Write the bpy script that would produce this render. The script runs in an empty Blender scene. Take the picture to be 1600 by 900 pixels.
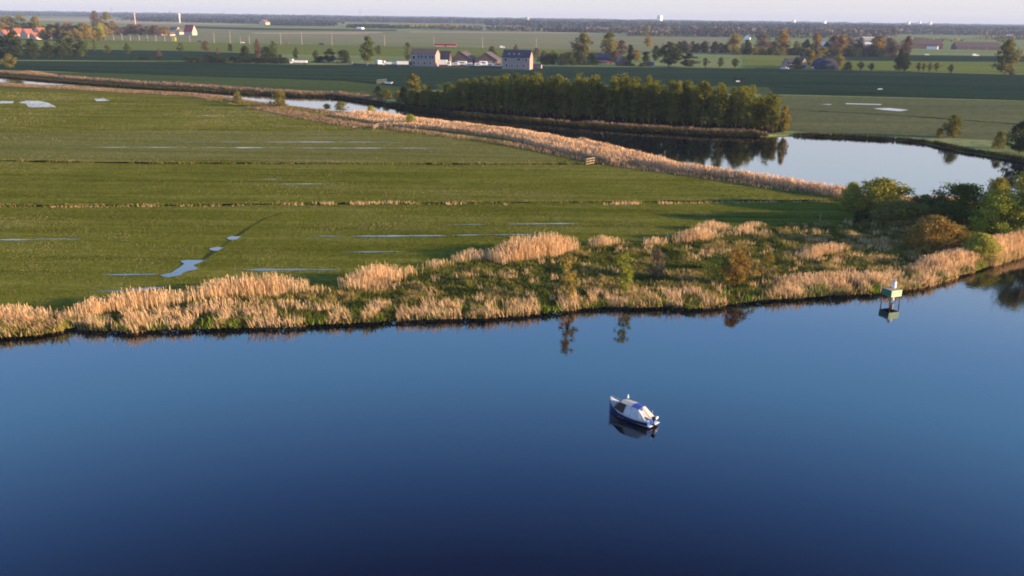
import bpy, math, random
import numpy as np
from mathutils import Vector, Matrix, geometry
R = math.radians
rng = np.random.default_rng(7); random.seed(7)
sc = bpy.context.scene
col = sc.collection
# ------------------------------------------------------------------ camera
W, H, F = 1600.0, 900.0, 1400.0
CZ = 30.0
PITCH = math.atan(424.0/F); ROLL = R(0.79)
cam = bpy.data.cameras.new("camera"); camo = bpy.data.objects.new("camera", cam); col.objects.link(camo)
cam.sensor_width = 36; cam.lens = 36*F/W; cam.clip_start = 0.5; cam.clip_end = 60000
CM = Matrix.Translation((0, 0, CZ)) @ Matrix.Rotation(math.pi/2-PITCH, 4, 'X') @ Matrix.Rotation(ROLL, 4, 'Z')
camo.matrix_world = CM; sc.camera = camo
CR = CM.to_3x3()
# ------------------------------------------------------------------ sky, sun, exposure
SUN_AZ, SUN_EL = 104.0, 11.0          # azimuth from +Y towards +X
world = bpy.data.worlds.new("World"); sc.world = world; world.use_nodes = True
nt = world.node_tree; bg = nt.nodes['Background']
sky = nt.nodes.new('ShaderNodeTexSky'); sky.sky_type = 'NISHITA'; sky.sun_disc = False
sky.sun_elevation = R(SUN_EL); sky.sun_rotation = R(SUN_AZ)
sky.air_density = 1.0; sky.dust_density = 0.3; sky.ozone_density = 3.0; sky.altitude = 30
# sky gradient over the clear sky, made up above the horizon for water reflections
tc = nt.nodes.new('ShaderNodeTexCoord'); sx = nt.nodes.new('ShaderNodeSeparateXYZ')
nt.links.new(tc.outputs['Generated'], sx.inputs[0])
rp = nt.nodes.new('ShaderNodeValToRGB'); nt.links.new(sx.outputs['Z'], rp.inputs[0])
e = rp.color_ramp.elements
e[0].position = 0.0; e[0].color = (2.34, 2.24, 2.44, 1)
e[1].position = 0.75; e[1].color = (0.3, 0.75, 1.9, 1)
for p, c in ((0.087, (2.75, 2.74, 3.05, 1)), (0.156, (3.22, 3.57, 4.06, 1)), (0.208, (3.09, 3.84, 4.78, 1)), (0.309, (1.39, 2.84, 5.34, 1)), (0.375, (1.08, 2.77, 5.31, 1)), (0.423, (0.83, 2.02, 4.37, 1)), (0.485, (0.41, 1.04, 2.91, 1)), (0.559, (0.11, 0.21, 0.95, 1)), ):
    k = e.new(p); k.color = c
mx = nt.nodes.new('ShaderNodeMixRGB'); mx.inputs[0].default_value = 0.88
nt.links.new(sky.outputs[0], mx.inputs[1]); nt.links.new(rp.outputs[0], mx.inputs[2])
nt.links.new(mx.outputs[0], bg.inputs[0]); bg.inputs[1].default_value = 0.132
sun = bpy.data.lights.new("sun", 'SUN'); sun.energy = 5.0; sun.angle = R(0.5); sun.color = (1.0, 0.68, 0.40)
suno = bpy.data.objects.new("sun", sun); col.objects.link(suno)
sd = Vector((math.sin(R(SUN_AZ))*math.cos(R(SUN_EL)), math.cos(R(SUN_AZ))*math.cos(R(SUN_EL)), math.sin(R(SUN_EL))))
suno.rotation_euler = sd.to_track_quat('Z', 'Y').to_euler()
vs = sc.view_settings; vs.view_transform = 'Standard'; vs.look = 'None'; vs.gamma = 1; vs.use_curve_mapping = False
vs.exposure = 1.3
sc.render.engine = 'CYCLES'
sc.cycles.max_bounces = 6; sc.cycles.diffuse_bounces = 2; sc.cycles.glossy_bounces = 3; sc.cycles.volume_bounces = 0
sc.cycles.transmission_bounces = 2; sc.cycles.caustics_reflective = False; sc.cycles.caustics_refractive = False
sc.cycles.filter_width = 1.9
# ------------------------------------------------------------------ projection helpers (pixel -> point on the land)
LZ = 0.32
def P(px, py, z=LZ):
    d = CR @ Vector(((px-W/2)/F, -(py-H/2)/F, -1.0))
    t = (z-CZ)/d.z
    return Vector((d.x*t, d.y*t, z))
def depth(p):
    return -(CM.inverted() @ Vector(p)).z
def htop(px, pyb, pyt, z=LZ):
    b = P(px, pyb, z); D = math.hypot(b.x, b.y)
    d = CR @ Vector(((px-W/2)/F, -(pyt-H/2)/F, -1.0))
    return CZ + d.z/math.hypot(d.x, d.y)*D - z
def mpp(px, py): return depth(P(px, py))/F
def poly(pts, z=LZ): return [P(x, y, z) for x, y in pts]
# ------------------------------------------------------------------ tagging and mesh helpers
def tag(o, label=None, cat=None, group=None, kind=None):
    if label: o['label'] = label
    if cat: o['category'] = cat
    if group: o['group'] = group
    if kind: o['kind'] = kind
    return o
def empty(name, loc, rz=0.0, scale=None):
    o = bpy.data.objects.new(name, None); col.objects.link(o); o.location = loc; o.rotation_euler = (0, 0, rz)
    o.empty_display_size = 0.5
    if scale: o.scale = scale
    return o
def link(name, me, mat=None, parent=None):
    o = bpy.data.objects.new(name, me); col.objects.link(o)
    if mat and not me.materials: me.materials.append(mat)
    if parent: o.parent = parent
    return o
def quads(name, V, n=4, tint=None):
    """V: (N*n,3) array, each run of n verts is one face"""
    V = np.asarray(V, dtype=np.float32).reshape(-1, 3); N = len(V)//n
    me = bpy.data.meshes.new(name)
    me.vertices.add(len(V)); me.vertices.foreach_set('co', V.ravel())
    me.loops.add(len(V)); me.loops.foreach_set('vertex_index', np.arange(len(V), dtype=np.int32))
    me.polygons.add(N); me.polygons.foreach_set('loop_start', np.arange(0, len(V), n, dtype=np.int32))
    try: me.polygons.foreach_set('loop_total', np.full(N, n, dtype=np.int32))
    except Exception: pass
    me.update(calc_edges=True)
    if tint is not None:
        a = me.attributes.new('tint', 'FLOAT', 'POINT'); a.data.foreach_set('value', np.repeat(np.asarray(tint, dtype=np.float32), n))
    return me
class MB:
    def __init__(s): s.v = []; s.f = []
    def add(s, vs_, fs):
        o = len(s.v); s.v += [tuple(v) for v in vs_]; s.f += [tuple(i+o for i in f) for f in fs]; return s
    def box(s, c, d, rz=0, ry=0, rx=0):
        m = Matrix.Translation(c) @ Matrix.Rotation(rz, 4, 'Z') @ Matrix.Rotation(ry, 4, 'Y') @ Matrix.Rotation(rx, 4, 'X')
        vs_ = [m @ Vector((x*d[0]/2, y*d[1]/2, z*d[2]/2)) for x in (-1, 1) for y in (-1, 1) for z in (-1, 1)]
        return s.add(vs_, [(0, 1, 3, 2), (4, 6, 7, 5), (0, 4, 5, 1), (2, 3, 7, 6), (0, 2, 6, 4), (1, 5, 7, 3)])
    def cyl(s, a, b, r0, r1=None, n=8):
        r1 = r0 if r1 is None else r1
        a = Vector(a); b = Vector(b); q = (b-a).to_track_quat('Z', 'Y')
        vs_ = [a + q @ Vector((r0*math.cos(2*math.pi*i/n), r0*math.sin(2*math.pi*i/n), 0)) for i in range(n)]
        vs_ += [b + q @ Vector((r1*math.cos(2*math.pi*i/n), r1*math.sin(2*math.pi*i/n), 0)) for i in range(n)]
        fs = [(i, (i+1) % n, n+(i+1) % n, n+i) for i in range(n)] + [tuple(range(n-1, -1, -1)), tuple(range(n, 2*n))]
        return s.add(vs_, fs)
    def ball(s, c, rx, ry, rz, nu=10, nv=6):
        vs_ = []; fs = []
        for j in range(nv+1):
            t = math.pi*j/nv
            for i in range(nu):
                a = 2*math.pi*i/nu; vs_.append((c[0]+rx*math.sin(t)*math.cos(a), c[1]+ry*math.sin(t)*math.sin(a), c[2]+rz*math.cos(t)))
        for j in range(nv):
            for i in range(nu):
                fs.append((j*nu+i, (j+1)*nu+i, (j+1)*nu+(i+1) % nu, j*nu+(i+1) % nu))
        return s.add(vs_, fs)
    def panel(s, pts, th=0.02):
        pts = [Vector(p) for p in pts]; n = geometry.normal(pts[:3] if len(pts) > 3 else pts)*th
        k = len(pts)
        return s.add(pts+[p-n for p in pts], [tuple(range(k)), tuple(range(2*k-1, k-1, -1))]+[(i, k+i, k+(i+1) % k, (i+1) % k) for i in range(k)])
    def prism(s, prof, y0, y1):      # profile in x,z extruded along y
        k = len(prof)
        vs_ = [(x, y0, z) for x, z in prof]+[(x, y1, z) for x, z in prof]
        return s.add(vs_, [tuple(range(k)), tuple(range(2*k-1, k-1, -1))]+[(i, k+i, k+(i+1) % k, (i+1) % k) for i in range(k)])
    def build(s, name, mat, parent=None, bevel=0, smooth=False):
        me = bpy.data.meshes.new(name); me.from_pydata(s.v, [], s.f); me.update()
        import bmesh
        bm = bmesh.new(); bm.from_mesh(me); bmesh.ops.recalc_face_normals(bm, faces=bm.faces); bm.to_mesh(me); bm.free()
        if smooth: me.polygons.foreach_set('use_smooth', [True]*len(me.polygons))
        o = link(name, me, mat, parent)
        if bevel:
            b = o.modifiers.new('bevel', 'BEVEL'); b.width = bevel; b.segments = 2
        return o
# ------------------------------------------------------------------ value noise
_T = rng.random((256, 256))
def vnoise(x, y):
    x = np.asarray(x); y = np.asarray(y)
    xi = np.floor(x).astype(int); yi = np.floor(y).astype(int); fx = x-xi; fy = y-yi
    fx = fx*fx*(3-2*fx); fy = fy*fy*(3-2*fy)
    g = lambda a, b: _T[a % 256, b % 256]
    return (g(xi, yi)*(1-fx)+g(xi+1, yi)*fx)*(1-fy)+(g(xi, yi+1)*(1-fx)+g(xi+1, yi+1)*fx)*fy
def inpoly(x, y, pts):
    x = np.asarray(x); y = np.asarray(y); c = np.zeros(x.shape, bool); n = len(pts)
    for i in range(n):
        x0, y0 = pts[i][0], pts[i][1]; x1, y1 = pts[i-1][0], pts[i-1][1]
        if y0 == y1: continue
        c ^= ((y0 > y) != (y1 > y)) & (x < (x1-x0)*(y-y0)/(y1-y0)+x0)
    return c
def along(pts, step):
    """resample a world polyline -> points, normals (left side)"""
    pts = [np.array(p[:2], float) for p in pts]; out = []; nn = []
    for a, b in zip(pts[:-1], pts[1:]):
        L = np.linalg.norm(b-a); k = max(1, int(L/step)); d = (b-a)/max(L, 1e-6)
        for i in range(k): out.append(a+(b-a)*i/k); nn.append((-d[1], d[0]))
    out.append(pts[-1]); nn.append(nn[-1])
    return np.array(out), np.array(nn)
# ------------------------------------------------------------------ materials
def newmat(name):
    m = bpy.data.materials.new(name); m.use_nodes = True; t = m.node_tree; return m, t, t.nodes['Principled BSDF']
def plain(name, c, rough=0.7, metal=0.0, var=0.25, scale=3.0, emit=None):
    m, t, b = newmat(name); b.inputs['Roughness'].default_value = rough; b.inputs['Metallic'].default_value = metal
    n = t.nodes.new('ShaderNodeTexNoise'); n.inputs['Scale'].default_value = scale; n.inputs['Detail'].default_value = 4
    tcn = t.nodes.new('ShaderNodeTexCoord'); t.links.new(tcn.outputs['Object'], n.inputs['Vector'])
    r = t.nodes.new('ShaderNodeValToRGB'); t.links.new(n.outputs['Fac'], r.inputs[0])
    r.color_ramp.elements[0].position = 0.3; r.color_ramp.elements[1].position = 0.7
    r.color_ramp.elements[0].color = tuple(x*(1-var) for x in c)+(1,); r.color_ramp.elements[1].color = tuple(min(1, x*(1+var*0.5)) for x in c)+(1,)
    t.links.new(r.outputs[0], b.inputs['Base Color'])
    return m
def foliage(name, cols, scale=4.0, trans=0.25, rand=0.35):
    """leaves: colour varies by noise in clumps and by plant"""
    m, t, b = newmat(name); t.nodes.remove(b)
    tcn = t.nodes.new('ShaderNodeTexCoord'); n = t.nodes.new('ShaderNodeTexNoise'); n.inputs['Scale'].default_value = scale; n.inputs['Detail'].default_value = 3
    t.links.new(tcn.outputs['Object'], n.inputs['Vector'])
    at = t.nodes.new('ShaderNodeAttribute'); at.attribute_name = 'tint'
    oi = t.nodes.new('ShaderNodeObjectInfo')
    a1 = t.nodes.new('ShaderNodeMath'); a1.operation = 'MULTIPLY_ADD'; t.links.new(at.outputs['Fac'], a1.inputs[0]); a1.inputs[1].default_value = 0.5
    t.links.new(n.outputs['Fac'], a1.inputs[2])
    a2 = t.nodes.new('ShaderNodeMath'); a2.operation = 'MULTIPLY_ADD'; t.links.new(oi.outputs['Random'], a2.inputs[0]); a2.inputs[1].default_value = rand
    t.links.new(a1.outputs[0], a2.inputs[2])
    r = t.nodes.new('ShaderNodeValToRGB'); t.links.new(a2.outputs[0], r.inputs[0])
    el = r.color_ramp.elements; k = len(cols)
    while len(el) < k: el.new(0.5)
    for i, c in enumerate(cols): el[i].position = 0.35+0.75*i/(k-1)*(0.8+rand*0.5) if i else 0.35; el[i].color = tuple(c)+(1,)
    d = t.nodes.new('ShaderNodeBsdfDiffuse'); tr = t.nodes.new('ShaderNodeBsdfTranslucent'); mxs = t.nodes.new('ShaderNodeMixShader'); mxs.inputs[0].default_value = trans
    t.links.new(r.outputs[0], d.inputs[0]); t.links.new(r.outputs[0], tr.inputs[0])
    t.links.new(d.outputs[0], mxs.inputs[1]); t.links.new(tr.outputs[0], mxs.inputs[2]); t.links.new(mxs.outputs[0], t.nodes['Material Output'].inputs[0])
    return m
def ground(name, c0, c1, c2, sx_=0.02, sy_=0.25, fine=1.5, bump=0.6, bd=0.25):
    """pasture: streaks along the mowing direction, blotches, fine tussocks"""
    m, t, b = newmat(name); b.inputs['Roughness'].default_value = 1.0; b.inputs['Specular IOR Level'].default_value = 0.0
    tcn = t.nodes.new('ShaderNodeTexCoord'); mp = t.nodes.new('ShaderNodeMapping')
    mp.inputs['Scale'].default_value = (sx_, sy_, 1); mp.inputs['Rotation'].default_value = (0, 0, R(-3))
    t.links.new(tcn.outputs['Object'], mp.inputs[0])
    n1 = t.nodes.new('ShaderNodeTexNoise'); n1.inputs['Scale'].default_value = 1; n1.inputs['Detail'].default_value = 5; n1.inputs['Roughness'].default_value = 0.65
    t.links.new(mp.outputs[0], n1.inputs['Vector'])
    n2 = t.nodes.new('ShaderNodeTexNoise'); n2.inputs['Scale'].default_value = fine; n2.inputs['Detail'].default_value = 6; n2.inputs['Roughness'].default_value = 0.7
    t.links.new(tcn.outputs['Object'], n2.inputs['Vector'])
    r = t.nodes.new('ShaderNodeValToRGB'); t.links.new(n1.outputs['Fac'], r.inputs[0])
    el = r.color_ramp.elements; el.new(0.5)
    for i, (p, c) in enumerate(((0.33, c0), (0.5, c1), (0.67, c2))): el[i].position = p; el[i].color = tuple(c)+(1,)
    hs = t.nodes.new('ShaderNodeHueSaturation'); t.links.new(r.outputs[0], hs.inputs['Color'])
    mr = t.nodes.new('ShaderNodeMapRange'); mr.inputs['From Min'].default_value = 0.3; mr.inputs['From Max'].default_value = 0.7; mr.inputs['To Min'].default_value = 0.65; mr.inputs['To Max'].default_value = 1.3
    t.links.new(n2.outputs['Fac'], mr.inputs['Value']); t.links.new(mr.outputs[0], hs.inputs['Value'])
    t.links.new(hs.outputs[0], b.inputs['Base Color'])
    bp = t.nodes.new('ShaderNodeBump'); bp.inputs['Strength'].default_value = bump; bp.inputs['Distance'].default_value = bd
    t.links.new(n2.outputs['Fac'], bp.inputs['Height']); t.links.new(bp.outputs[0], b.inputs['Normal'])
    return m
def water_mat():
    m, t, b = newmat('water'); b.inputs['Roughness'].default_value = 0.035; b.inputs['IOR'].default_value = 1.8
    b.inputs['Base Color'].default_value = (0.001, 0.003, 0.008, 1)
    tcn = t.nodes.new('ShaderNodeTexCoord')
    n = t.nodes.new('ShaderNodeTexNoise'); n.inputs['Scale'].default_value = 2.2; n.inputs['Detail'].default_value = 4
    mp = t.nodes.new('ShaderNodeMapping'); mp.inputs['Scale'].default_value = (1, 0.6, 1); mp.inputs['Rotation'].default_value = (0, 0, 0.5)
    t.links.new(tcn.outputs['Object'], mp.inputs[0]); t.links.new(mp.outputs[0], n.inputs['Vector'])
    n2 = t.nodes.new('ShaderNodeTexNoise'); n2.inputs['Scale'].default_value = 0.03; t.links.new(tcn.outputs['Object'], n2.inputs['Vector'])
    mr = t.nodes.new('ShaderNodeMapRange'); mr.inputs['From Min'].default_value = 0.35; mr.inputs['From Max'].default_value = 0.7
    mr.inputs['To Min'].default_value = 0.15; mr.inputs['To Max'].default_value = 0.6
    t.links.new(n2.outputs['Fac'], mr.inputs['Value'])
    bp = t.nodes.new('ShaderNodeBump'); bp.inputs['Distance'].default_value = 0.016
    t.links.new(mr.outputs[0], bp.inputs['Strength']); t.links.new(n.outputs['Fac'], bp.inputs['Height']); t.links.new(bp.outputs[0], b.inputs['Normal'])
    return m
M = {}
M['water'] = water_mat()
m, t_, b_ = newmat('puddle water'); b_.inputs['Base Color'].default_value = (0.01, 0.015, 0.02, 1); b_.inputs['Roughness'].default_value = 0.08; b_.inputs['IOR'].default_value = 1.6; M['puddle'] = m
M['meadow'] = ground('pasture grass', (0.085, 0.095, 0.010), (0.14, 0.15, 0.018), (0.2, 0.2, 0.04))
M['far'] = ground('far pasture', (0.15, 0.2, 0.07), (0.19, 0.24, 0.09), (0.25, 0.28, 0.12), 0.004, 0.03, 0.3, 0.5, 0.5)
M['blue_green'] = ground('shade-toned grass', (0.014, 0.036, 0.022), (0.022, 0.05, 0.028), (0.036, 0.065, 0.034), 0.006, 0.05, 0.5, 0.5, 0.3)  # bluish shade of the far fields is put into this grass colour
M['mid_green'] = ground('wet grass', (0.046, 0.078, 0.028), (0.066, 0.1, 0.034), (0.088, 0.115, 0.04), 0.006, 0.05, 0.5, 0.5, 0.3)
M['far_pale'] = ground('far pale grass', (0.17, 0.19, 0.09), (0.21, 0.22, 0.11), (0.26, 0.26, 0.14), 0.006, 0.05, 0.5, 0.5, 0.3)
M['lime'] = ground('fresh grass', (0.12, 0.16, 0.035), (0.15, 0.185, 0.04), (0.18, 0.21, 0.055), 0.006, 0.05, 0.5, 0.5, 0.3)
M['pale'] = ground('pale grass', (0.1, 0.115, 0.05), (0.125, 0.14, 0.06), (0.155, 0.165, 0.075), 0.006, 0.05, 0.5, 0.5, 0.3)
M['tan'] = ground('dry grass', (0.3, 0.24, 0.14), (0.4, 0.32, 0.2), (0.45, 0.36, 0.24), 0.02, 0.1, 0.5, 0.4, 0.3)
M['mud_shade'] = plain('dark soil with shade', (0.016, 0.012, 0.006), 1.0); M['mud_shade'].node_tree.nodes['Principled BSDF'].inputs['Specular IOR Level'].default_value = 0.0  # ditch soil darkened to hold the shade between steep banks
M['bank'] = ground('bank herbs', (0.04, 0.06, 0.015), (0.06, 0.085, 0.02), (0.1, 0.09, 0.035), 0.3, 0.3, 1.5, 0.8, 0.3)
M['road'] = plain('asphalt', (0.09, 0.085, 0.085), 0.9)
M['reed'] = foliage('dry reed', [(0.5, 0.32, 0.15), (0.68, 0.46, 0.24), (0.8, 0.58, 0.34)], 0.25, 0.35, 0)
M['reed_far'] = foliage('dry reed pinkish', [(0.4, 0.26, 0.14), (0.66, 0.44, 0.25), (0.82, 0.58, 0.35)], 0.08, 0.3, 0)
M['tuft'] = foliage('green herbs', [(0.06, 0.08, 0.015), (0.12, 0.14, 0.025), (0.19, 0.19, 0.04), (0.36, 0.27, 0.1)], 0.35, 0.35, 0)
M['grass'] = foliage('grass blades', [(0.075, 0.092, 0.014), (0.12, 0.135, 0.022), (0.165, 0.17, 0.04), (0.22, 0.21, 0.085)], 0.12, 0.35, 0)
M['shoot'] = foliage('bright shoots', [(0.12, 0.2, 0.015), (0.22, 0.33, 0.02), (0.3, 0.38, 0.05)], 1.0, 0.35, 0)
M['dark'] = foliage('dark green leaves', [(0.018, 0.032, 0.014), (0.035, 0.055, 0.02), (0.055, 0.075, 0.028)])
M['green'] = foliage('green leaves', [(0.035, 0.06, 0.015), (0.07, 0.1, 0.022), (0.11, 0.14, 0.035)])
M['olive'] = foliage('olive leaves', [(0.07, 0.075, 0.02), (0.14, 0.135, 0.03), (0.22, 0.2, 0.05)])
M['lime_leaf'] = foliage('young bright leaves', [(0.13, 0.16, 0.015), (0.24, 0.28, 0.03), (0.36, 0.36, 0.06)])
M['gold'] = foliage('golden leaves', [(0.13, 0.11, 0.02), (0.24, 0.19, 0.03), (0.34, 0.26, 0.06)])
M['copper'] = foliage('copper leaves', [(0.13, 0.075, 0.015), (0.24, 0.15, 0.03), (0.34, 0.23, 0.06)])
M['sunny'] = foliage('sunny olive leaves', [(0.13, 0.14, 0.02), (0.24, 0.24, 0.035), (0.36, 0.33, 0.07)], 4, 0.35)  # brighter copy of the olive leaves, sunlight put into the colour
M['brown'] = foliage('budding twigs', [(0.07, 0.05, 0.03), (0.13, 0.09, 0.06), (0.18, 0.13, 0.09)])
M['wood_leaf'] = foliage('young wood leaves', [(0.012, 0.02, 0.004), (0.035, 0.05, 0.008), (0.1, 0.115, 0.014), (0.21, 0.21, 0.03)], 3, 0.4, 0.6)
M['reed_dull'] = foliage('dull reed', [(0.12, 0.09, 0.05), (0.22, 0.16, 0.1), (0.36, 0.25, 0.16)], 0.08, 0.2, 0)
M['shore_dark'] = foliage('dark bank scrub', [(0.02, 0.022, 0.008), (0.04, 0.042, 0.012), (0.08, 0.07, 0.02)], 0.3, 0.2, 0)
M['bark'] = plain('bark', (0.09, 0.065, 0.045), 0.95)
M['birch'] = plain('pale bark', (0.34, 0.27, 0.17), 0.95)
M['hazy_wood'] = foliage('haze-blued far foliage', [(0.015, 0.03, 0.035), (0.025, 0.045, 0.05), (0.045, 0.065, 0.06)], 0.01, 0.1, 0)  # bluer leaves carry part of the distance haze in their colour
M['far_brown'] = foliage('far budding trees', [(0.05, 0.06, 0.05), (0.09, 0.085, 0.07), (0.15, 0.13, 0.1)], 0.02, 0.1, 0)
M['brick'] = plain('buff brick', (0.36, 0.27, 0.24), 0.9, var=0.15)
M['red_brick'] = plain('red brick', (0.3, 0.12, 0.07), 0.9)
M['white'] = plain('white paint', (0.8, 0.8, 0.8), 0.5, var=0.08)
M['cream'] = plain('cream render', (0.5, 0.42, 0.34), 0.8, var=0.1)
M['brown_wall'] = plain('brown boards', (.12, .08, .07), .9)
M['slate'] = plain('dark roof', (0.035, 0.035, 0.05), 0.6)
M['brown_roof'] = plain('brown roof', (0.1, 0.07, 0.07), 0.8)
M['black_blue'] = plain('blue black tiles', (0.02, 0.024, 0.05), 0.35)
M['orange_roof'] = plain('orange tiles', (0.3, 0.1, 0.065), 0.8)
M['red_roof'] = plain('red tiles', (0.42, 0.06, 0.06), 0.8)
M['glass'] = plain('dark glass', (0.02, 0.025, 0.035), 0.1, var=0.1)
M['blue'] = plain('blue paint', (0.02, 0.09, 0.38), 0.35, var=0.1)
M['navy'] = plain('navy gloss', (0.01, 0.028, 0.12), 0.2, var=0.15)
M['red'] = plain('red paint', (0.5, 0.03, 0.04), 0.35, var=0.1)
M['grey'] = plain('grey metal', (0.25, 0.26, 0.28), 0.5)
M['black'] = plain('black rubber', (0.02, 0.02, 0.02), 0.7)
M['wood'] = plain('weathered wood', (0.36, 0.28, 0.18), 0.9)
M['rust'] = plain('rusty legs', (0.12, 0.06, 0.04), 0.8)
# ------------------------------------------------------------------ water and land
w = MB().add([(-9000, -3000, 0), (9000, -3000, 0), (9000, 9000, 0), (-9000, 9000, 0)], [(0, 1, 2, 3)]).build('river_water', M['water']); tag(w, kind='structure')
def rough(pts, step, amp, seed=0):
    q, n = along(pts, step)
    s = np.arange(len(q))*step
    o = (vnoise(s*0.35+seed, np.full(len(q), seed+0.5))-0.5)*2*amp + (vnoise(s*1.3+seed, np.full(len(q), seed+9.5))-0.5)*amp
    r = q+n*o[:, None]; r[0] = q[0]; r[-1] = q[-1]
    return [tuple(p) for p in r]
near_px = [(-60, 535), (0, 524), (45, 522), (80, 517), (108, 510), (122, 508), (140, 512), (180, 514), (212, 517), (225, 513), (300, 511), (400, 509), (450, 508), (500, 504), (560, 501),
           (620, 498), (680, 496), (760, 494), (800, 491), (870, 485), (900, 480), (950, 476), (1000, 478), (1040, 476), (1080, 480), (1120, 476), (1160, 470), (1200, 465),
           (1240, 463), (1300, 459), (1370, 456), (1420, 449), (1450, 444), (1480, 434), (1520, 422), (1560, 409), (1600, 397), (1660, 380)]
near_shore = rough([(-120, 62), (-80, 75)]+[tuple(P(x, y, 0))[:2] for x, y in near_px]+[(130, 152), (190, 178)], 0.8, 0.45, 3)
south_px = [(0, 129), (60, 133), (100, 134), (200, 140), (300, 145.5), (350, 152), (400, 160), (440, 167), (500, 173), (560, 178), (620, 187), (660, 192), (720, 197), (800, 205), (850, 213), (900, 222), (950, 234),
            (1000, 248), (1060, 265), (1100, 272), (1200, 286), (1300, 304), (1400, 317), (1500, 320), (1600, 320)]
south_shore = rough([tuple(P(x, y, 0))[:2] for x, y in south_px], 2.0, 1.1, 11)
north_px = [(-40, 115), (0, 118), (80, 125), (200, 134), (300, 140), (400, 146), (470, 150), (520, 151), (560, 157), (600, 163), (650, 172), (720, 181), (800, 188), (900, 197), (1000, 204), (1100, 210), (1200, 213),
            (1240, 212), (1300, 214), (1400, 219), (1450, 224), (1500, 236), (1560, 245), (1600, 252), (1660, 262)]
north_shore = rough([tuple(P(x, y, 0))[:2] for x, y in north_px], 2.0, 1.0, 21)
A_poly = [(-700, 20)]+near_shore+[(420, 260), (420, 285)]+south_shore[::-1]+[(-420, 420), (-900, 520)]
B_poly = [(-9000, 700), (-900, 580), (-420, 470)]+north_shore+[(240, 235), (420, 330), (9000, 900), (9000, 9000), (-9000, 9000)]
def land(name, pts, mat, z=LZ, skirt=0.9):
    v3 = [Vector((p[0], p[1], 0)) for p in pts]
    tris = geometry.tessellate_polygon([v3])
    n = len(pts); V = [(p[0], p[1], z) for p in pts]; Fc = [tuple(t) for t in tris]
    if skirt:
        c = V+[]
        for i in range(n):
            V.append((pts[i][0], pts[i][1], z-skirt))
        Fc += [(i, (i+1) % n, n+(i+1) % n, n+i) for i in range(n)]
    return tag(MB().add(V, Fc).build(name, mat), kind='structure')
land('meadow_ground', A_poly, M['meadow'])
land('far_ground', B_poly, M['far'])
def sheet(name, pts, mat, lvl=1, px=True):
    q = [tuple(P(x, y)) for x, y in pts] if px else pts
    return land(name, q, mat, LZ+0.012*lvl, 0)
# bank strip of the peninsula (herbs and soil under the reeds)
back_px = [(-60, 505), (0, 497), (60, 495), (110, 492), (122, 497), (150, 484), (220, 477), (290, 470), (350, 462), (480, 454), (540, 452), (590, 440), (650, 428), (700, 414), (770, 404),
           (830, 398), (895, 389), (970, 380), (1060, 377), (1120, 366), (1180, 354), (1240, 351), (1330, 348), (1360, 330), (1400, 325), (1500, 322), (1640, 322)]
bank_poly = [tuple(p)[:2] for p in near_shore]+[(180, 200)]+[tuple(P(x, y))[:2] for x, y in back_px[::-1]]+[(-80, 79)]
land('bank_ground', bank_poly, M['bank'], LZ+0.012, 0)
M['pale_meadow'] = ground('grazed grass', (0.12, 0.13, 0.028), (0.155, 0.16, 0.04), (0.19, 0.19, 0.065))
pale_px = [(-80, 207), (300, 205), (560, 207), (700, 216), (800, 231), (870, 246), (870, 251), (500, 252), (300, 250), (-80, 246)]
pale2_px = [(430, 345), (700, 335), (1000, 328), (1180, 332), (1000, 350), (930, 374), (700, 392), (560, 425), (420, 440), (340, 440), (400, 380)]
land('meadow_band', [tuple(P(a, b))[:2] for a, b in pale_px], M['pale_meadow'], LZ+0.006, 0)
# fields beyond the channel
sheet('dark_field', [(-300, 93), (300, 97), (455, 101), (800, 103), (1180, 107), (1400, 113), (1900, 123), (1900, 172), (1600, 157), (1200, 147), (1000, 146), (620, 140), (400, 131), (100, 112), (-300, 100)], M['blue_green'])  # dark band: shade painted as grass colour
sheet('channel_field', [(-300, 104), (60, 112), (330, 119), (540, 127), (640, 137), (700, 160), (600, 155), (530, 146), (400, 141), (260, 135), (80, 121), (-300, 100)], M['mid_green'], 2)
sheet('wet_field', [(680, 132), (1000, 132), (1200, 136), (1210, 147), (1000, 146), (690, 140)], M['mid_green'], 3)
sheet('pale_field', [(1190, 148), (1600, 158), (1900, 166), (1900, 245), (1600, 222), (1450, 214), (1260, 207), (1190, 200)], M['pale'], 2)
sheet('shaded_field', [(-300, 72), (140, 77), (300, 80), (440, 85), (440, 97), (300, 95), (-300, 92)], M['blue_green'], 3)  # shade here comes only from the grass colour
sheet('lime_field', [(-300, 54), (150, 62), (300, 66), (640, 72), (1000, 79), (1000, 92), (640, 89), (440, 84), (300, 79), (140, 76), (-300, 70)], M['lime'], 4)
sheet('lime_field', [(1160, 83), (1250, 84), (1250, 106), (1160, 105)], M['lime'], 4)
sheet('hedge_field', [(1250, 84), (1600, 88), (1900, 94), (1900, 104), (1600, 97), (1330, 95), (1250, 95)], M['blue_green'], 4)
sheet('lime_field', [(1250, 95), (1330, 95), (1600, 98), (1900, 104), (1900, 122), (1600, 115), (1400, 112), (1250, 107)], M['lime'], 5)
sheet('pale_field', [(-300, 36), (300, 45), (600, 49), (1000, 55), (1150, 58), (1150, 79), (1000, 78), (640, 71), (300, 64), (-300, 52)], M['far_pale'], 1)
sheet('dark_field', [(300, 41), (420, 44), (620, 46.5), (620, 48.5), (400, 47), (300, 44)], M['blue_green'], 3)
sheet('dry_field', [(-100, 28.5), (150, 29), (230, 33), (420, 39.5), (230, 37.5), (60, 31.5)], M['tan'], 3)
sheet('dry_field', [(390, 51), (590, 50), (600, 51.5), (560, 53), (400, 53)], M['tan'], 3)
sheet('dry_field', [(640, 49.2), (930, 51), (935, 52.5), (640, 50.5)], M['tan'], 3)
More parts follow.
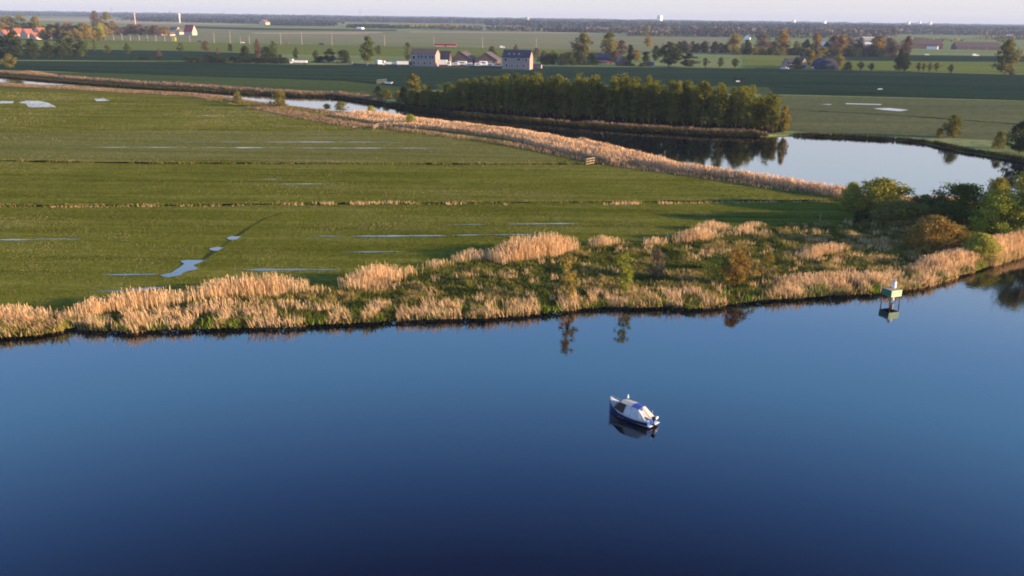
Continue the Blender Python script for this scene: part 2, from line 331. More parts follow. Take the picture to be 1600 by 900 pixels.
def strip(name, px, wm, mat, lvl, amp=0.0, seed=0, taper=False):
    q, n = along([P(x, y) for x, y in px], max(1.0, wm))
    s = np.arange(len(q))
    ww = wm/2*(1+amp*(vnoise(s*0.37+seed, s*0+seed)*2-1))
    if taper: ww = ww*0.85*np.sqrt(np.clip(np.sin(np.pi*(s+0.02)/max(len(q)-1, 1)), 0.0, 1))*(0.6+0.8*vnoise(s*1.3+seed, s*0+3))
    a = q+n*ww[:, None]; b = q-n*ww[:, None]; z = LZ+0.012*lvl
    V = [(p[0], p[1], z) for p in a]+[(p[0], p[1], z) for p in b]; k = len(q)
    return tag(MB().add(V, [(i, i+1, k+i+1, k+i) for i in range(k-1)]).build(name, mat), kind='structure')
strip('road', [(-200, 55), (150, 64.5), (300, 67.5), (440, 70.2), (600, 72.6), (700, 74.2), (850, 77), (1100, 82)], 6, M['road'], 6)
# ditches across the meadow and between the fields
DITCH = [([(-60, 250), (0, 251), (150, 254), (300, 255), (600, 256), (900, 256.5), (940, 256)], 1.9), ([(-60, 321), (100, 322), (300, 321), (420, 319), (600, 318), (900, 316), (1330, 313)], 1.3),
         ([(-60, 203), (550, 203)], 0.8), ([(312, 410), (330, 396), (350, 383), (372, 368), (395, 352), (415, 341), (440, 333)], 0.45), ([(1060, 338), (1240, 341), (1320, 343)], .4), ([(-60, 283), (700, 284)], .3)]
M['sedge'] = plain('dark sedge', (0.05, 0.062, 0.016), 1.0); M['sedge'].node_tree.nodes['Principled BSDF'].inputs['Specular IOR Level'].default_value = 0.0
for k, (px, wd) in enumerate(DITCH): strip('ditch', px, wd, M['mud_shade'] if k < 2 else M['sedge'], 3, 0.6 if k < 2 else 0.9, k*7)  # flat strips; the two wide ones carry bank shade in their colour
for k, (px, wd) in enumerate([([(60, 108), (150, 111), (300, 119), (540, 125), (640, 136)], 2.0), ([(100, 93.5), (300, 97), (460, 98)], 3.0),
                              ([(1180, 107), (1300, 110.5), (1450, 114.5), (1700, 120)], 2.5), ([(1190, 148), (1260, 146), (1380, 147), (1700, 162)], 1.8), ([(1220, 171), (1400, 180), (1600, 195), (1750, 206)], 1.6),
                              ([(1200, 132), (1230, 137), (1300, 142), (1380, 147)], 1.2), ([(1215, 113), (1270, 118), (1340, 123)], 1.4), ([(160, 65.5), (300, 68.5), (600, 73.8), (900, 79.5)], 1.5),
                              ([(300, 84), (450, 86)], 1.5), ([(800, 60), (1100, 62)], 1.5), ([(400, 59.5), (800, 63)], 1.2)]):
    strip('ditch', px, wd, M['mud_shade'], 7, 0.6, 40+k*5)  # flat strips with bank shade in their dark colour
# standing water in the meadow
def puddle(px0, px1, y0, y1, wm, seed, name='puddle'):
    return strip(name, [(px0, y0), ((px0+px1)/2, (y0+y1)/2), (px1, y1)], wm, M['puddle'], 4, 0.95, seed, True)
for i, (a, b, y0, y1, wm) in enumerate([(100, 300, 230.5, 230.5, .5), (300, 450, 231, 231, 1.0), (450, 705, 231.5, 231.8, .6), (250, 420, 222, 222, .3), (400, 635, 222, 222.3, .7), (480, 560, 215, 215, .3),
        (400, 480, 180, 180, .6), (300, 360, 181, 181, .5), (400, 440, 281, 280, .3), (430, 530, 288, 287.5, .35),
        (480, 560, 369, 370, .25), (550, 700, 369.5, 368.5, .75), (700, 850, 368, 366.5, .5), (790, 910, 350.5, 349.5, .55), (690, 760, 351, 351, .25), (380, 535, 422, 421.5, .8), (530, 640, 394.5, 393.5, .55),
        (-30, 60, 375, 375, .7), (50, 130, 374, 374, .3), (160, 250, 430, 429, .35), (110, 230, 457, 454, .35), (190, 260, 455, 449, .9), (970, 1000, 381, 380, .5), (280, 330, 408, 407.5, .4),
        (1090, 1120, 338, 338, .2)]):
    puddle(a, b, y0, y1, wm, i*3.1)
def blob_puddle(px, n='puddle', lvl=5):
    q = [P(x, y) for x, y in px]
    pts = rough([tuple(p)[:2] for p in q+[q[0]]], 0.6, 0.18, px[0][0] % 97)[:-1]
    return land(n, pts, M['puddle'], LZ+0.012*lvl, 0)
blob_puddle([(0, 158), (22, 158.5), (20, 161.5), (0, 162)]); blob_puddle([(28, 160), (42, 157.5), (62, 158), (76, 161), (88, 167.5), (45, 168), (40, 163)]); blob_puddle([(146, 155), (162, 154), (172, 157.5), (152, 158.5)])
blob_puddle([(354, 372), (362, 369.5), (378, 370), (370, 375), (358, 375)]); blob_puddle([(326, 390), (336, 386.5), (349, 387), (342, 392), (334, 392.5)])
blob_puddle([(282, 409), (290, 407), (320, 407), (313, 411), (303, 415), (310, 421), (290, 425), (282, 431), (264, 434), (250, 431), (268, 427), (282, 417), (288, 413)])
blob_puddle([(1364, 169.5), (1390, 169), (1420, 172), (1405, 174), (1380, 172)]); blob_puddle([(1320, 161.5), (1378, 163), (1376, 164.2), (1322, 162.8)])
blob_puddle([(1280, 163), (1300, 163), (1298, 164)]); blob_puddle([(1372, 138.5), (1380, 138.5), (1378, 140), (1370, 140)])
# ------------------------------------------------------------------ haze
hz, ht, hb = newmat('haze'); ht.nodes.remove(hb)
pv = ht.nodes.new('ShaderNodeVolumePrincipled'); pv.inputs['Color'].default_value = (0.55, 0.7, 1.0, 1); pv.inputs['Density'].default_value = 0.00009
ht.links.new(pv.outputs[0], ht.nodes['Material Output'].inputs['Volume'])
hzo = MB().box((0, 3000, 31), (18600, 12600, 64)).build('haze', hz); tag(hzo, kind='stuff')
# ------------------------------------------------------------------ blades: reeds, herbs, pasture grass
def blades(name, x, y, h, wdt, mat, lean=0.15, wind=(-0.25, 0.05), plume=False, tint=None, z0=LZ-0.05, tri=False):
    n = len(x); a = rng.random(n)*math.pi*2
    dx = np.cos(a)*wdt/2; dy = np.sin(a)*wdt/2
    lx = (rng.normal(0, lean, n)+wind[0]*rng.random(n))*h; ly = (rng.normal(0, lean, n)+wind[1])*h
    z0 = np.full(n, z0) if np.isscalar(z0) else z0
    if tint is None: tint = rng.random(n)
    if tri:
        V = np.stack([np.stack([x-dx, y-dy, z0], 1), np.stack([x+dx, y+dy, z0], 1), np.stack([x+lx, y+ly, z0+h], 1)], 1)
        me = quads(name, V.reshape(-1, 3), 3, tint)
    else:
        k1, k2 = (0.75, 1.0) if plume else (0.85, 0.25)
        w0, w1, w2 = (0.7, 0.9, 1.1) if plume else (1, 0.8, 0.15)
        p = []
        for (k, q) in ((0, w0), (0.6, w1), (1.0, w2)):
            kk = k**1.6
            p.append((np.stack([x-dx*q+lx*kk, y-dy*q+ly*kk, z0+h*k], 1), np.stack([x+dx*q+lx*kk, y+dy*q+ly*kk, z0+h*k], 1)))
        V = np.stack([p[0][0], p[0][1], p[1][1], p[1][0], p[1][0], p[1][1], p[2][1], p[2][0]], 1)
        me = quads(name, V.reshape(-1, 3), 4, np.repeat(tint, 2))
    o = link(name, me, mat)
    return tag(o, kind='stuff')
def scatter(pts, n):
    p = np.array([q[:2] for q in pts]); lo = p.min(0); hi = p.max(0)
    x = rng.uniform(lo[0], hi[0], n); y = rng.uniform(lo[1], hi[1], n)
    k = inpoly(x, y, pts); return x[k], y[k]
def dist2line(x, y, line):
    d = np.full(len(x), 1e9)
    for (x0, y0), (x1, y1) in zip(line[:-1], line[1:]):
        vx, vy = x1-x0, y1-y0; L = vx*vx+vy*vy+1e-9
        t = np.clip(((x-x0)*vx+(y-y0)*vy)/L, 0, 1); d = np.minimum(d, np.hypot(x-x0-t*vx, y-y0-t*vy))
    return d
coarse_shore = [tuple(P(x, y, 0))[:2] for x, y in near_px]
bank_px = [(a, b+2.5) for a, b in near_px]+back_px[::-1]
bpoly = [tuple(P(x, y))[:2] for x, y in bank_px]
# herbs
x, y = scatter(bpoly, 420000)
pxv = 800+x/(y*math.cos(PITCH)+30*math.sin(PITCH))*F
ds = dist2line(x, y, coarse_shore)
c1 = vnoise(x*0.45, y*0.45); c2 = vnoise(x*1.4+50, y*1.4)
dry = np.clip((pxv-1080)/400, 0, 1)*0.25
h = 0.18+0.85*c2*c2*c1+0.3*rng.random(len(x))*c1
blades('bank_herbs', x, y, h, 0.16+0.08*rng.random(len(x)), M['tuft'], 0.35, (-0.1, 0), tint=np.clip(rng.random(len(x))*0.42+(c1-0.5)*1.5+dry*1.3, 0, 1.4), tri=True)
# tussocks of straw along the water and, sparser, over the bank
x, y = scatter(bpoly, 700000)
pxv = 800+x/(y*math.cos(PITCH)+30*math.sin(PITCH))*F
ds = dist2line(x, y, coarse_shore)
c = vnoise(x*0.55+9, y*0.55+3); cf = vnoise(x*1.7+9, y*1.7+3)
gap = vnoise(x*0.9+70, y*0.3+3)
pr = np.where(ds < 3.6, (0.7-ds*0.10)*np.clip((gap-0.47)*12, 0, 1), 0.0)
pr = np.maximum(pr, np.clip((c*0.6+cf*0.4-0.66)*6+np.clip((pxv-1130)/300, 0, 0.45), 0, 1)*0.32)
pr *= np.clip(1-(pxv-1380)/60*(ds > 9), 0.0, 1)
k = rng.random(len(x)) < pr
x, y, ds, cf, c = x[k], y[k], ds[k], cf[k], c[k]
h = np.where(ds < 3.6, 0.6+0.75*cf, 0.4+0.5*c)*(0.65+0.5*rng.random(len(x)))
blades('straw_tussocks', x, y, h+(ds < 0.9)*0.15, 0.055, M['reed'], 0.22, (-0.3, -0.15), plume=False, z0=np.where(ds < 0.9, 0.02, LZ-0.05))
# tall reeds
RX, RY, RH = [], [], []
def reedband(px, wm, hm, dens, off=0.0, thr=0.0, jag=0.35):
    q, n = along([P(a, b) for a, b in px], 0.5)
    L = len(q)*0.5; N = int(L*wm*dens*1.8)
    i = rng.integers(0, len(q), N); o = rng.uniform(-1, 1, N)*wm/2+off
    xx = q[i, 0]+n[i, 0]*o+rng.normal(0, .2, N); yy = q[i, 1]+n[i, 1]*o+rng.normal(0, .2, N)
    c = vnoise(xx*0.5+31, yy*0.5+5)
    edge = np.minimum(i, len(q)-1-i)*0.5; tap = np.clip(edge/4.0+0.25, 0.25, 1)
    side = 1-0.35*np.abs(o-off)/(wm/2)
    k = (c > thr) & (rng.random(N) < tap*(0.55+0.6*vnoise(xx*0.25+11, yy*0.3+8))); xx, yy, c, tap, side = xx[k], yy[k], c[k], tap[k], side[k]
    hh = hm*(1-jag*0.5+jag*0.6*vnoise(xx*0.45+3, yy*0.45+77)+jag*0.4*vnoise(xx*2.1+3, yy*2.1+77))*(0.66+0.42*rng.random(len(xx)))*(0.55+0.45*tap)*side
    RX.append(xx); RY.append(yy); RH.append(hh)
for px, wm, hm, dens in [([(122, 500), (150, 487), (185, 480)], 2.5, 2.3, 40), ([(150, 488), (220, 479), (290, 472)], 2.2, 2.3, 40), ([(292, 470), (350, 463), (420, 458), (482, 455)], 2.2, 2.4, 40),
        ([(-60, 508), (0, 500), (86, 498)], 2.5, 1.6, 34), ([(85, 500), (112, 496)], 1.5, 1.0, 14), ([(482, 458), (515, 457)], 1.8, 1.3, 20), ([(540, 453), (590, 441), (625, 434)], 2.6, 2.5, 42), ([(555, 458), (625, 450)], 2.0, 1.3, 18),
        ([(622, 434), (652, 428)], 1.6, 1.8, 30), ([(665, 420), (702, 414)], 1.8, 1.5, 30), ([(710, 410), (768, 402)], 2.0, 1.9, 36), ([(775, 411), (800, 405), (850, 399), (897, 390)], 3.4, 2.9, 46),
        ([(922, 384), (967, 381)], 2.5, 1.7, 34), ([(1008, 381), (1040, 380)], 2.2, 1.5, 34), ([(1050, 377), (1085, 376), (1118, 370)], 3.0, 2.0, 34), ([(1085, 362), (1142, 358)], 2.6, 1.6, 34), ([(1155, 367), (1170, 362)], 2.5, 1.9, 34), ([(1165, 355), (1192, 353)], 2.0, 1.2, 24),
        ([(1520, 405), (1560, 393), (1605, 383), (1660, 372)], 4.0, 2.4, 40), ([(1440, 425), (1490, 412), (1525, 400)], 4.0, 1.8, 26), ([(1540, 372), (1600, 368)], 3, 2.0, 20),
        ([(200, 508), (225, 507)], 1.6, 2.3, 40), ([(280, 490), (340, 484), (400, 484)], 2.2, 1.5, 14), ([(410, 484), (480, 480)], 2.0, 1.4, 14), ([(880, 470), (905, 466)], 1.4, 1.5, 20), ([(1250, 405), (1300, 393), (1320, 388)], 2.5, 1.4, 22),
        ([(1050, 465), (1090, 460)], 2, 1.5, 22), ([(1200, 445), (1400, 438)], 3.0, 1.4, 18), ([(820, 392), (880, 386)], 2.0, 2.2, 24)]:
    reedband(px, wm, hm, dens)
blades('reed_bed', np.concatenate(RX), np.concatenate(RY), np.concatenate(RH), 0.042, M['reed'], 0.09, (-0.12, 0.0), plume=True)
# bright young shoots at the waterline
x, y = scatter(bpoly, 260000); ds = dist2line(x, y, coarse_shore); c = vnoise(x*0.8+120, y*0.8+40)
k = (ds < 2.2) & (c > 0.58) & (rng.random(len(x)) < 0.8); x, y, ds = x[k], y[k], ds[k]
blades('yellow_iris_shoots', x, y, 0.35+0.55*rng.random(len(x)), 0.12, M['shoot'], 0.3, (0, -0.1), tri=True)
# reeds on the back channel
RX, RY, RH = [], [], []
def wl(px, dy): return [(a, b+dy) for a, b in px]
reedband([(548, 180), (590, 187), (640, 194), (680, 198)], 15, 1.9, 9)
reedband([(640, 196), (700, 200), (800, 212), (850, 222), (900, 234), (950, 245), (1000, 256)], 11, 2.0, 11)
reedband([(980, 253), (1060, 266), (1100, 272), (1200, 286), (1300, 304), (1340, 312)], 3.4, 1.9, 15)
reedband([(900, 226), (1000, 251), (1050, 263)], 3.5, 2.2, 14)
reedband([(1340, 313), (1400, 320), (1470, 322), (1520, 322)], 5, 1.8, 12)
blades('channel_reed_bed', np.concatenate(RX), np.concatenate(RY), np.concatenate(RH), 0.1, M['reed_far'], 0.1, (-0.1, 0), plume=True)
RX, RY, RH = [], [], []
reedband([(330, 152), (380, 159), (440, 167), (500, 175), (560, 183)], 5, 1.0, 7)
reedband([(-60, 128), (0, 133), (100, 138), (200, 144), (300, 149), (350, 155)], 9, 1.1, 6)
reedband([(400, 166), (500, 186), (580, 199)], 9, 0.8, 6)
reedband([(560, 196), (650, 206), (800, 226), (920, 250), (1000, 263), (1100, 276), (1280, 304)], 4.5, 0.9, 5)
blades('dull_reed_bed', np.concatenate(RX), np.concatenate(RY), np.concatenate(RH), 0.13, M['reed_dull'], 0.2, (-0.1, 0))
RX, RY, RH = [], [], []
reedband([(-60, 112), (0, 116), (80, 123), (200, 132), (300, 138), (400, 145), (470, 149), (520, 150), (560, 155), (590, 160)], 5, 1.9, 8, off=1.8)
reedband([(40, 113), (80, 120)], 8, 1.2, 5)
reedband([(700, 178), (800, 186), (900, 195)], 2.0, 1.2, 6, off=1.0)
reedband([(900, 195), (1000, 202), (1100, 208), (1200, 211)], 2.6, 1.5, 9, off=1.2)
blades('far_bank_reed_bed', np.concatenate(RX), np.concatenate(RY), np.concatenate(RH), 0.13, M['reed_dull'], 0.12, (-0.1, 0), plume=True)
RX, RY, RH = [], [], []
reedband([(340, 155), (440, 170), (520, 182), (590, 194)], 11, 0.9, 5, thr=0.4)
reedband([(440, 168), (530, 177), (600, 190)], 5, 1.3, 5, thr=0.5)
blades('bank_scrub', np.concatenate(RX), np.concatenate(RY), np.concatenate(RH), 0.22, M['olive'], 0.3, (-0.1, 0), tri=True)
RX, RY, RH = [], [], []
reedband([(1240, 211), (1300, 213), (1400, 218), (1450, 223), (1500, 235), (1560, 244), (1600, 251), (1660, 260)], 3.0, 1.0, 12, off=1.2)
reedband([(600, 163), (650, 172), (720, 181), (800, 188), (900, 197), (1000, 204), (1100, 210), (1200, 213)], 5, 1.3, 8, off=2.0)
reedband([(-60, 114), (0, 119), (80, 126), (200, 135), (300, 141), (400, 147)], 5, 0.9, 8, off=1.2)
reedband([(400, 146), (470, 150), (520, 151), (560, 157), (600, 163)], 3.0, 1.0, 8, off=1.0)
blades('shore_scrub', np.concatenate(RX), np.concatenate(RY), np.concatenate(RH), 0.25, M['shore_dark'], 0.3, (-0.1, 0), tri=True)
# tufts lining the meadow ditches
for k, (px, wd) in enumerate(DITCH[:2]):
    RX, RY, RH = [], [], []
    reedband(px, 0.7, 0.45, 12, off=-0.65, thr=0.25); reedband(px, 0.7, 0.35, 10, off=0.75, thr=0.3)
    blades('ditch_grass', np.concatenate(RX), np.concatenate(RY), np.concatenate(RH), 0.2, M['tuft'], 0.3, tri=True)
RX, RY, RH = [], [], []
for a, b_ in ((440, 650), (680, 730), (780, 1060)): reedband([(a, 319.5), (b_, 317.5)], 0.8, 0.8, 20, off=-0.5, thr=0.42)
reedband([(60, 323), (420, 320)], 0.7, 0.45, 10, off=-0.5, thr=0.5); reedband([(1060, 317), (1330, 314)], 0.7, 0.5, 8, off=-0.5, thr=0.45)
blades('ditch_straw', np.concatenate(RX), np.concatenate(RY), np.concatenate(RH), 0.12, M['reed'], 0.2, tri=True)
# pasture grass over the peninsula: tufts grow coarser in the far half of the meadow
field_px = [(-80, 500)]+back_px[1:23]+[(1300, 310), (1200, 292), (1100, 276), (1000, 264), (900, 246), (800, 226), (700, 212), (600, 202), (500, 190), (400, 170), (300, 158), (100, 146), (-80, 140)]
fpoly = [tuple(P(a, b))[:2] for a, b in field_px]
x, y = scatter(fpoly, 1150000)
keep = np.minimum(1.0, (120.0/np.maximum(y, 1))**1.7); k = rng.random(len(x)) < keep
x, y = x[k], y[k]; sz = np.clip(y/120.0, 0.8, 3)
c = vnoise(x*0.5+7, y*0.9+2); cl = vnoise(x*0.012+3, y*0.11+x*0.003+1)*0.65+vnoise(x*0.03+40, y*0.4+1)*0.35; cb = vnoise(x*0.05+3, y*0.07+11)
h = (0.05+0.08*c*c+0.03*rng.random(len(x)))*sz**0.4
dd = np.full(len(x), 1e9)
for px_, wd_ in DITCH: dd = np.minimum(dd, dist2line(x, y, [tuple(P(a, b))[:2] for a, b in px_])-(wd_*0.5 if wd_ > 1 else 0))
inb = inpoly(x, y, [tuple(P(a, b))[:2] for a, b in pale_px]); inb2 = inpoly(x, y, [tuple(P(a, b))[:2] for a, b in pale2_px])
k2 = (rng.random(len(x)) < (0.3+0.7*cl)*np.where(inb, 0.35, 1)) & (dd > 0.15)
x, y, h, sz, c, cl, cb = [q[k2] for q in (x, y, h, sz, c, cl, cb)]
blades('pasture_grass', x, y, h, 0.2*sz, M['grass'], 0.6, (0, 0), tri=True, z0=LZ-0.01, tint=np.clip(rng.random(len(x))*0.22+(cl-0.5)*0.9+(cb-0.5)*1.0+0.27-(c < 0.2)*0.3+inb[k2]*0.3+inb2[k2]*0.2, 0, 1.1))
# ------------------------------------------------------------------ trees
def leafcloud(C, n, sig, size, seed, elong=1.0, up=0.0):
    r = np.random.default_rng(seed)
    i = r.integers(0, len(C), n); p = C[i]+r.normal(0, 1, (n, 3))*sig*np.array([1, 1, 0.8])
    u = r.normal(0, 1, (n, 3)); u[:, 2] += up; u /= np.linalg.norm(u, axis=1)[:, None]
    v = np.cross(u, r.normal(0, 1, (n, 3))); v /= np.linalg.norm(v, axis=1)[:, None]
    s = size*(0.6+0.8*r.random(n))[:, None]; u = u*s*elong; v = v*s
    V = np.stack([p-u, p-v*0.7, p+u, p+v*0.7], 1)
    ct = r.random(len(C))[i]*0.7+r.random(n)*0.4
    return V.reshape(-1, 3), ct
PROF = {
    'round': lambda t: np.sqrt(np.clip(1-(2*t-1)**2, 0, 1)), 'egg': lambda t: np.clip(np.sin(np.pi*np.clip(t, 0, 1)**0.7), 0, 1)**0.8,
    'column': lambda t: np.clip(1-t, 0, 1)**0.3*(0.6+0.4*np.clip(t*3, 0, 1)), 'dome': lambda t: np.sqrt(np.clip(1-t*t, 0, 1)),
    'cone': lambda t: np.clip(1-t, 0, 1)**0.8+0.05, 'fan': lambda t: np.clip(0.35+0.75*t, 0, 1)*np.sqrt(np.clip(1-np.clip((t-0.6)/0.4, 0, 1)**2, 0, 1))}
def tree_mesh(key, prof, z0, clumps, leaves, sig, size, seed, aspect, limbs=9, stems=1, tr=0.022, elong=1.0, gaps=0.0, up=0.0, outer=0.5):
    """unit tree (height 1, crown width 1); aspect = width/height it will be used at"""
    r = np.random.default_rng(seed); C = []
    lob = r.random((6, 3))
    while len(C) < clumps:
        t = r.random(); a = r.random()*2*math.pi
        rad = 0.5*PROF[prof](np.array(t))*(0.72+0.28*math.sin(a*2+lob[0, 0]*6+t*7)*math.sin(t*9+lob[1, 0]*6+a)+0.15*r.normal())
        rr = rad*(r.random()**outer)
        if gaps and vnoise(np.array(a*1.6+seed*3.1), np.array(t*5+seed)) < gaps: continue
        C.append((math.cos(a)*rr, math.sin(a)*rr, z0+(1-z0-0.03)*t))
    C = np.array(C)
    V, ti = leafcloud(C*np.array([1, 1, 1/aspect]), leaves, sig, size, seed+1, elong, up)
    V[:, 2] *= aspect; V[:, 2] = np.clip(V[:, 2], 0.0, 1.05)
    crown = quads(key+'_crown', V, 4, ti)
    mb = MB(); tops = []
    for s in range(stems):
        bx, by = (0, 0) if stems == 1 else (r.normal()*0.03, r.normal()*0.03)
        tx, ty = (r.normal()*0.03, r.normal()*0.03) if stems == 1 else (r.normal()*0.22, r.normal()*0.22)
        hh = 0.85 if stems == 1 else 0.75*r.uniform(0.7, 1)
        last = Vector((bx, by, 0)); k = 5
        for i in range(1, k+1):
            f = i/k; p = Vector((bx+(tx-bx)*f+r.normal()*0.006, by+(ty-by)*f+r.normal()*0.006, hh*f))
            mb.cyl(last, p, tr*(1-(f-1/k)*0.85)/max(aspect, .3)**0.5, tr*(1-f*0.85)/max(aspect, .3)**0.5, 6); last = p
            tops.append((p, f))
    for i in range(limbs):
        c = Vector(C[r.integers(0, len(C))]); f = max(z0*0.9, c.z*0.65)
        a = Vector((0, 0, min(f, 0.8))) if stems == 1 else tops[r.integers(0, len(tops))][0]
        mb.cyl(a, a.lerp(c, 0.92), tr*0.4, tr*0.1, 5)
    me = bpy.data.meshes.new(key+'_trunk'); me.from_pydata(mb.v, [], mb.f); me.update()
    return me, crown
T = {}
T['oak'] = [tree_mesh('oak', 'egg', 0.14, 75, 3000, 0.055, 0.03, 100+i, 0.95, gaps=0.25) for i in range(4)]
T['loose'] = [tree_mesh('loose', 'egg', 0.12, 60, 2600, 0.06, 0.03, 200+i, 0.8, gaps=0.28, limbs=14) for i in range(3)]
T['tall'] = [tree_mesh('tall', 'egg', 0.05, 60, 2000, 0.08, 0.04, 300+i, 0.4, gaps=0.2) for i in range(3)]
T['wood'] = [tree_mesh('wood', 'column', 0.1, 45, 1700, 0.1, 0.045, 400+i, 0.36, gaps=0.28, tr=0.012, limbs=6) for i in range(5)]
T['bush'] = [tree_mesh('bush', 'dome', 0.03, 60, 2200, 0.06, 0.03, 500+i, 1.3, stems=4, tr=0.012, limbs=6, gaps=0.15) for i in range(3)]
T['pollard'] = [tree_mesh('pollard', 'round', 0.3, 30, 900, 0.08, 0.05, 600+i, 0.8, tr=0.06, limbs=6) for i in range(2)]
T['cone'] = [tree_mesh('cone', 'cone', 0.02, 60, 1800, 0.07, 0.045, 700+i, 0.6) for i in range(2)]
T['airyfar'] = [tree_mesh('airyfar', 'egg', 0.13, 70, 3600, 0.055, 0.028, 640+i, 0.95, gaps=0.22, limbs=20, tr=0.018) for i in range(3)]
# nearer plants, finer leaves
T['willow'] = [tree_mesh('willow', 'dome', 0.02, 150, 9000, 0.045, 0.011, 800+i, 1.8, stems=9, tr=0.007, limbs=40, elong=2.2, up=0.6, gaps=0.1) for i in range(2)]
T['bigbush'] = [tree_mesh('bigbush', 'dome', 0.02, 170, 13000, 0.04, 0.013, 820+i, 1.4, stems=6, tr=0.01, limbs=20, gaps=0.22) for i in range(3)]
T['ball'] = [tree_mesh('ball', 'round', 0.04, 130, 8000, 0.045, 0.018, 880, 1.0, stems=5, tr=0.01, limbs=20, gaps=0.2)]
T['sapling'] = [tree_mesh('sapling', 'round', 0.14, 44, 3400, 0.045, 0.022, 840+i, 0.6, tr=0.012, limbs=34, gaps=0.4, up=0.4) for i in range(4)]
T['airy'] = [tree_mesh('airy', 'egg', 0.1, 60, 3200, 0.05, 0.018, 860+i, 0.85, tr=0.016, limbs=26, gaps=0.3) for i in range(2)]
cnt = {}
def tree(px, yb, yt, wpx, kind, mat, label, cat='tree', group=None, name=None, bark='bark', pos=None, hh=None, ww=None, rz=None, z=None):
    if kind == 'airy' and pos is None and yb < 130: kind = 'airyfar'
    i = cnt.get(kind, 0); cnt[kind] = i+1
    tm, cm = T[kind][i % len(T[kind])]
    p = P(px, yb) if pos is None else Vector(pos)
    h = (htop(px, yb, yt) if hh is None else hh)*1.02; wd = (wpx*depth(p)/F if ww is None else ww)*(1.45 if kind in ('willow', 'bigbush') else 1.12)
    nm = name or {'bush': 'bush', 'willow': 'bush', 'bigbush': 'bush', 'ball': 'bush', 'pollard': 'pollard_willow', 'sapling': 'sapling', 'cone': 'conifer'}.get(kind, 'tree')
    r = empty(nm, (p.x, p.y, LZ-0.03), random.random()*6.28 if rz is None else rz, (wd, wd, h))
    tag(r, label, cat, group)
    tr = bpy.data.objects.new('trunk' if kind not in ('bush', 'willow', 'bigbush', 'ball') else 'stems', tm); col.objects.link(tr); tr.parent = r
    cr = bpy.data.objects.new('crown', cm); col.objects.link(cr); cr.parent = r
    for o, m_ in ((tr, M[bark]), (cr, M[mat])):
        if not o.data.materials: o.data.materials.append(m_)
        o.material_slots[0].link = 'OBJECT'; o.material_slots[0].material = m_
    return r
# --- plants on the near bank
tree(888, 472, 398, 36, 'sapling', 'gold', 'tall thin golden sapling beside the river, left of the yellow-green one', 'sapling', bark='birch')
tree(976, 462, 394, 32, 'sapling', 'lime_leaf', 'slender yellow-green sapling on the reed bank', 'sapling')
tree(1116, 443, 398, 34, 'sapling', 'lime_leaf', 'small bright green sapling right next to the round copper bush', 'sapling')
tree(1148, 446, 390, 46, 'ball', 'copper', 'round copper-orange bush near the river edge', 'bush')
tree(1026, 434, 390, 40, 'airy', 'brown', 'dark brown budding bush between the saplings on the bank', 'bush', name='bush')
tree(1196, 428, 393, 28, 'sapling', 'gold', 'small golden sapling just right of the copper bush', 'sapling')
tree(1226, 430, 404, 18, 'sapling', 'green', 'low green sapling on the tussocky bank', 'sapling')
tree(760, 478, 462, 14, 'bush', 'olive', 'tiny olive shrub among straw at the water', 'bush')
tree(1456, 388, 340, 74, 'willow', 'copper', 'copper-gold willow bush in front of the dark bushes', 'bush')
tree(1490, 380, 352, 40, 'willow', 'gold', 'small gold shrub nestled against the copper willow bush', 'bush')
tree(1374, 330, 282, 92, 'willow', 'sunny', 'broad olive willow bush at the end of the pond dike', 'bush')
tree(1330, 322, 286, 28, 'willow', 'lime_leaf', 'narrow yellow-green shrub at the tip of the reed dike', 'bush')
tree(1410, 350, 316, 96, 'willow', 'olive', 'low shaded green bush behind the copper willow bush', 'bush')
tree(1442, 336, 306, 44, 'willow', 'olive', 'soft olive bush between the broad willow and the big dark bush', 'bush')
tree(1345, 348, 330, 36, 'bush', 'dark', 'low dark shrub at the corner of the meadow', 'bush')
tree(1528, 404, 366, 48, 'willow', 'lime_leaf', 'rounded pale green shrub on the river corner', 'bush')
tree(1500, 358, 289, 92, 'bigbush', 'green', 'big dark green bush by the pond corner', 'bush')
tree(1466, 345, 308, 50, 'bigbush', 'dark', 'smaller dark bush at the left foot of the big dark one', 'bush')
tree(1552, 372, 300, 80, 'bigbush', 'lime_leaf', 'bright yellow-green bush beside the big dark bush', 'bush')
tree(1600, 372, 268, 96, 'bigbush', 'sunny', 'tallest bright green tree at the right edge of the bank', 'tree', name='tree')
tree(1552, 345, 280, 50, 'bigbush', 'sunny', 'grey-green bush behind the bright yellow-green one', 'bush')
tree(1660, 374, 270, 100, 'bigbush', 'sunny', 'green tree just past the brightest bank tree', 'tree', name='tree')
tree(1700, 350, 262, 90, 'bigbush', 'lime_leaf', 'leafy tree behind the outermost bank tree', 'tree', name='tree')
tree(1610, 345, 270, 60, 'bigbush', 'sunny', 'olive tree behind the tall bright green one', 'tree', name='tree')
# --- plants on the channel banks
tree(436, 168, 142, 27, 'bush', 'olive', 'olive bush between two stretches of white channel water', 'bush')
tree(371, 161, 143, 16, 'bush', 'olive', 'small olive bush left of the white channel water', 'bush')
tree(532, 172, 160, 26, 'bush', 'olive', 'low spreading olive bush on the reeds below the channel', 'bush')
tree(512, 170, 162, 16, 'bush', 'green', 'small green shrub under the widest white water', 'bush')
tree(580, 180, 166, 18, 'bush', 'lime_leaf', 'pale yellow-green shrub in the pink reeds', 'bush')
tree(642, 197, 179, 20, 'bush', 'lime_leaf', 'round green bush alone in the reed strip', 'bush')
tree(752, 206, 195, 12, 'bush', 'lime_leaf', 'tiny green shrub in the reed strip before the wood', 'bush')
tree(591, 151, 135, 14, 'bush', 'dark', 'small dark bush on the far channel bank', 'bush')
tree(604, 155, 140, 20, 'bush', 'olive', 'low olive bush right beside the small dark one', 'bush')
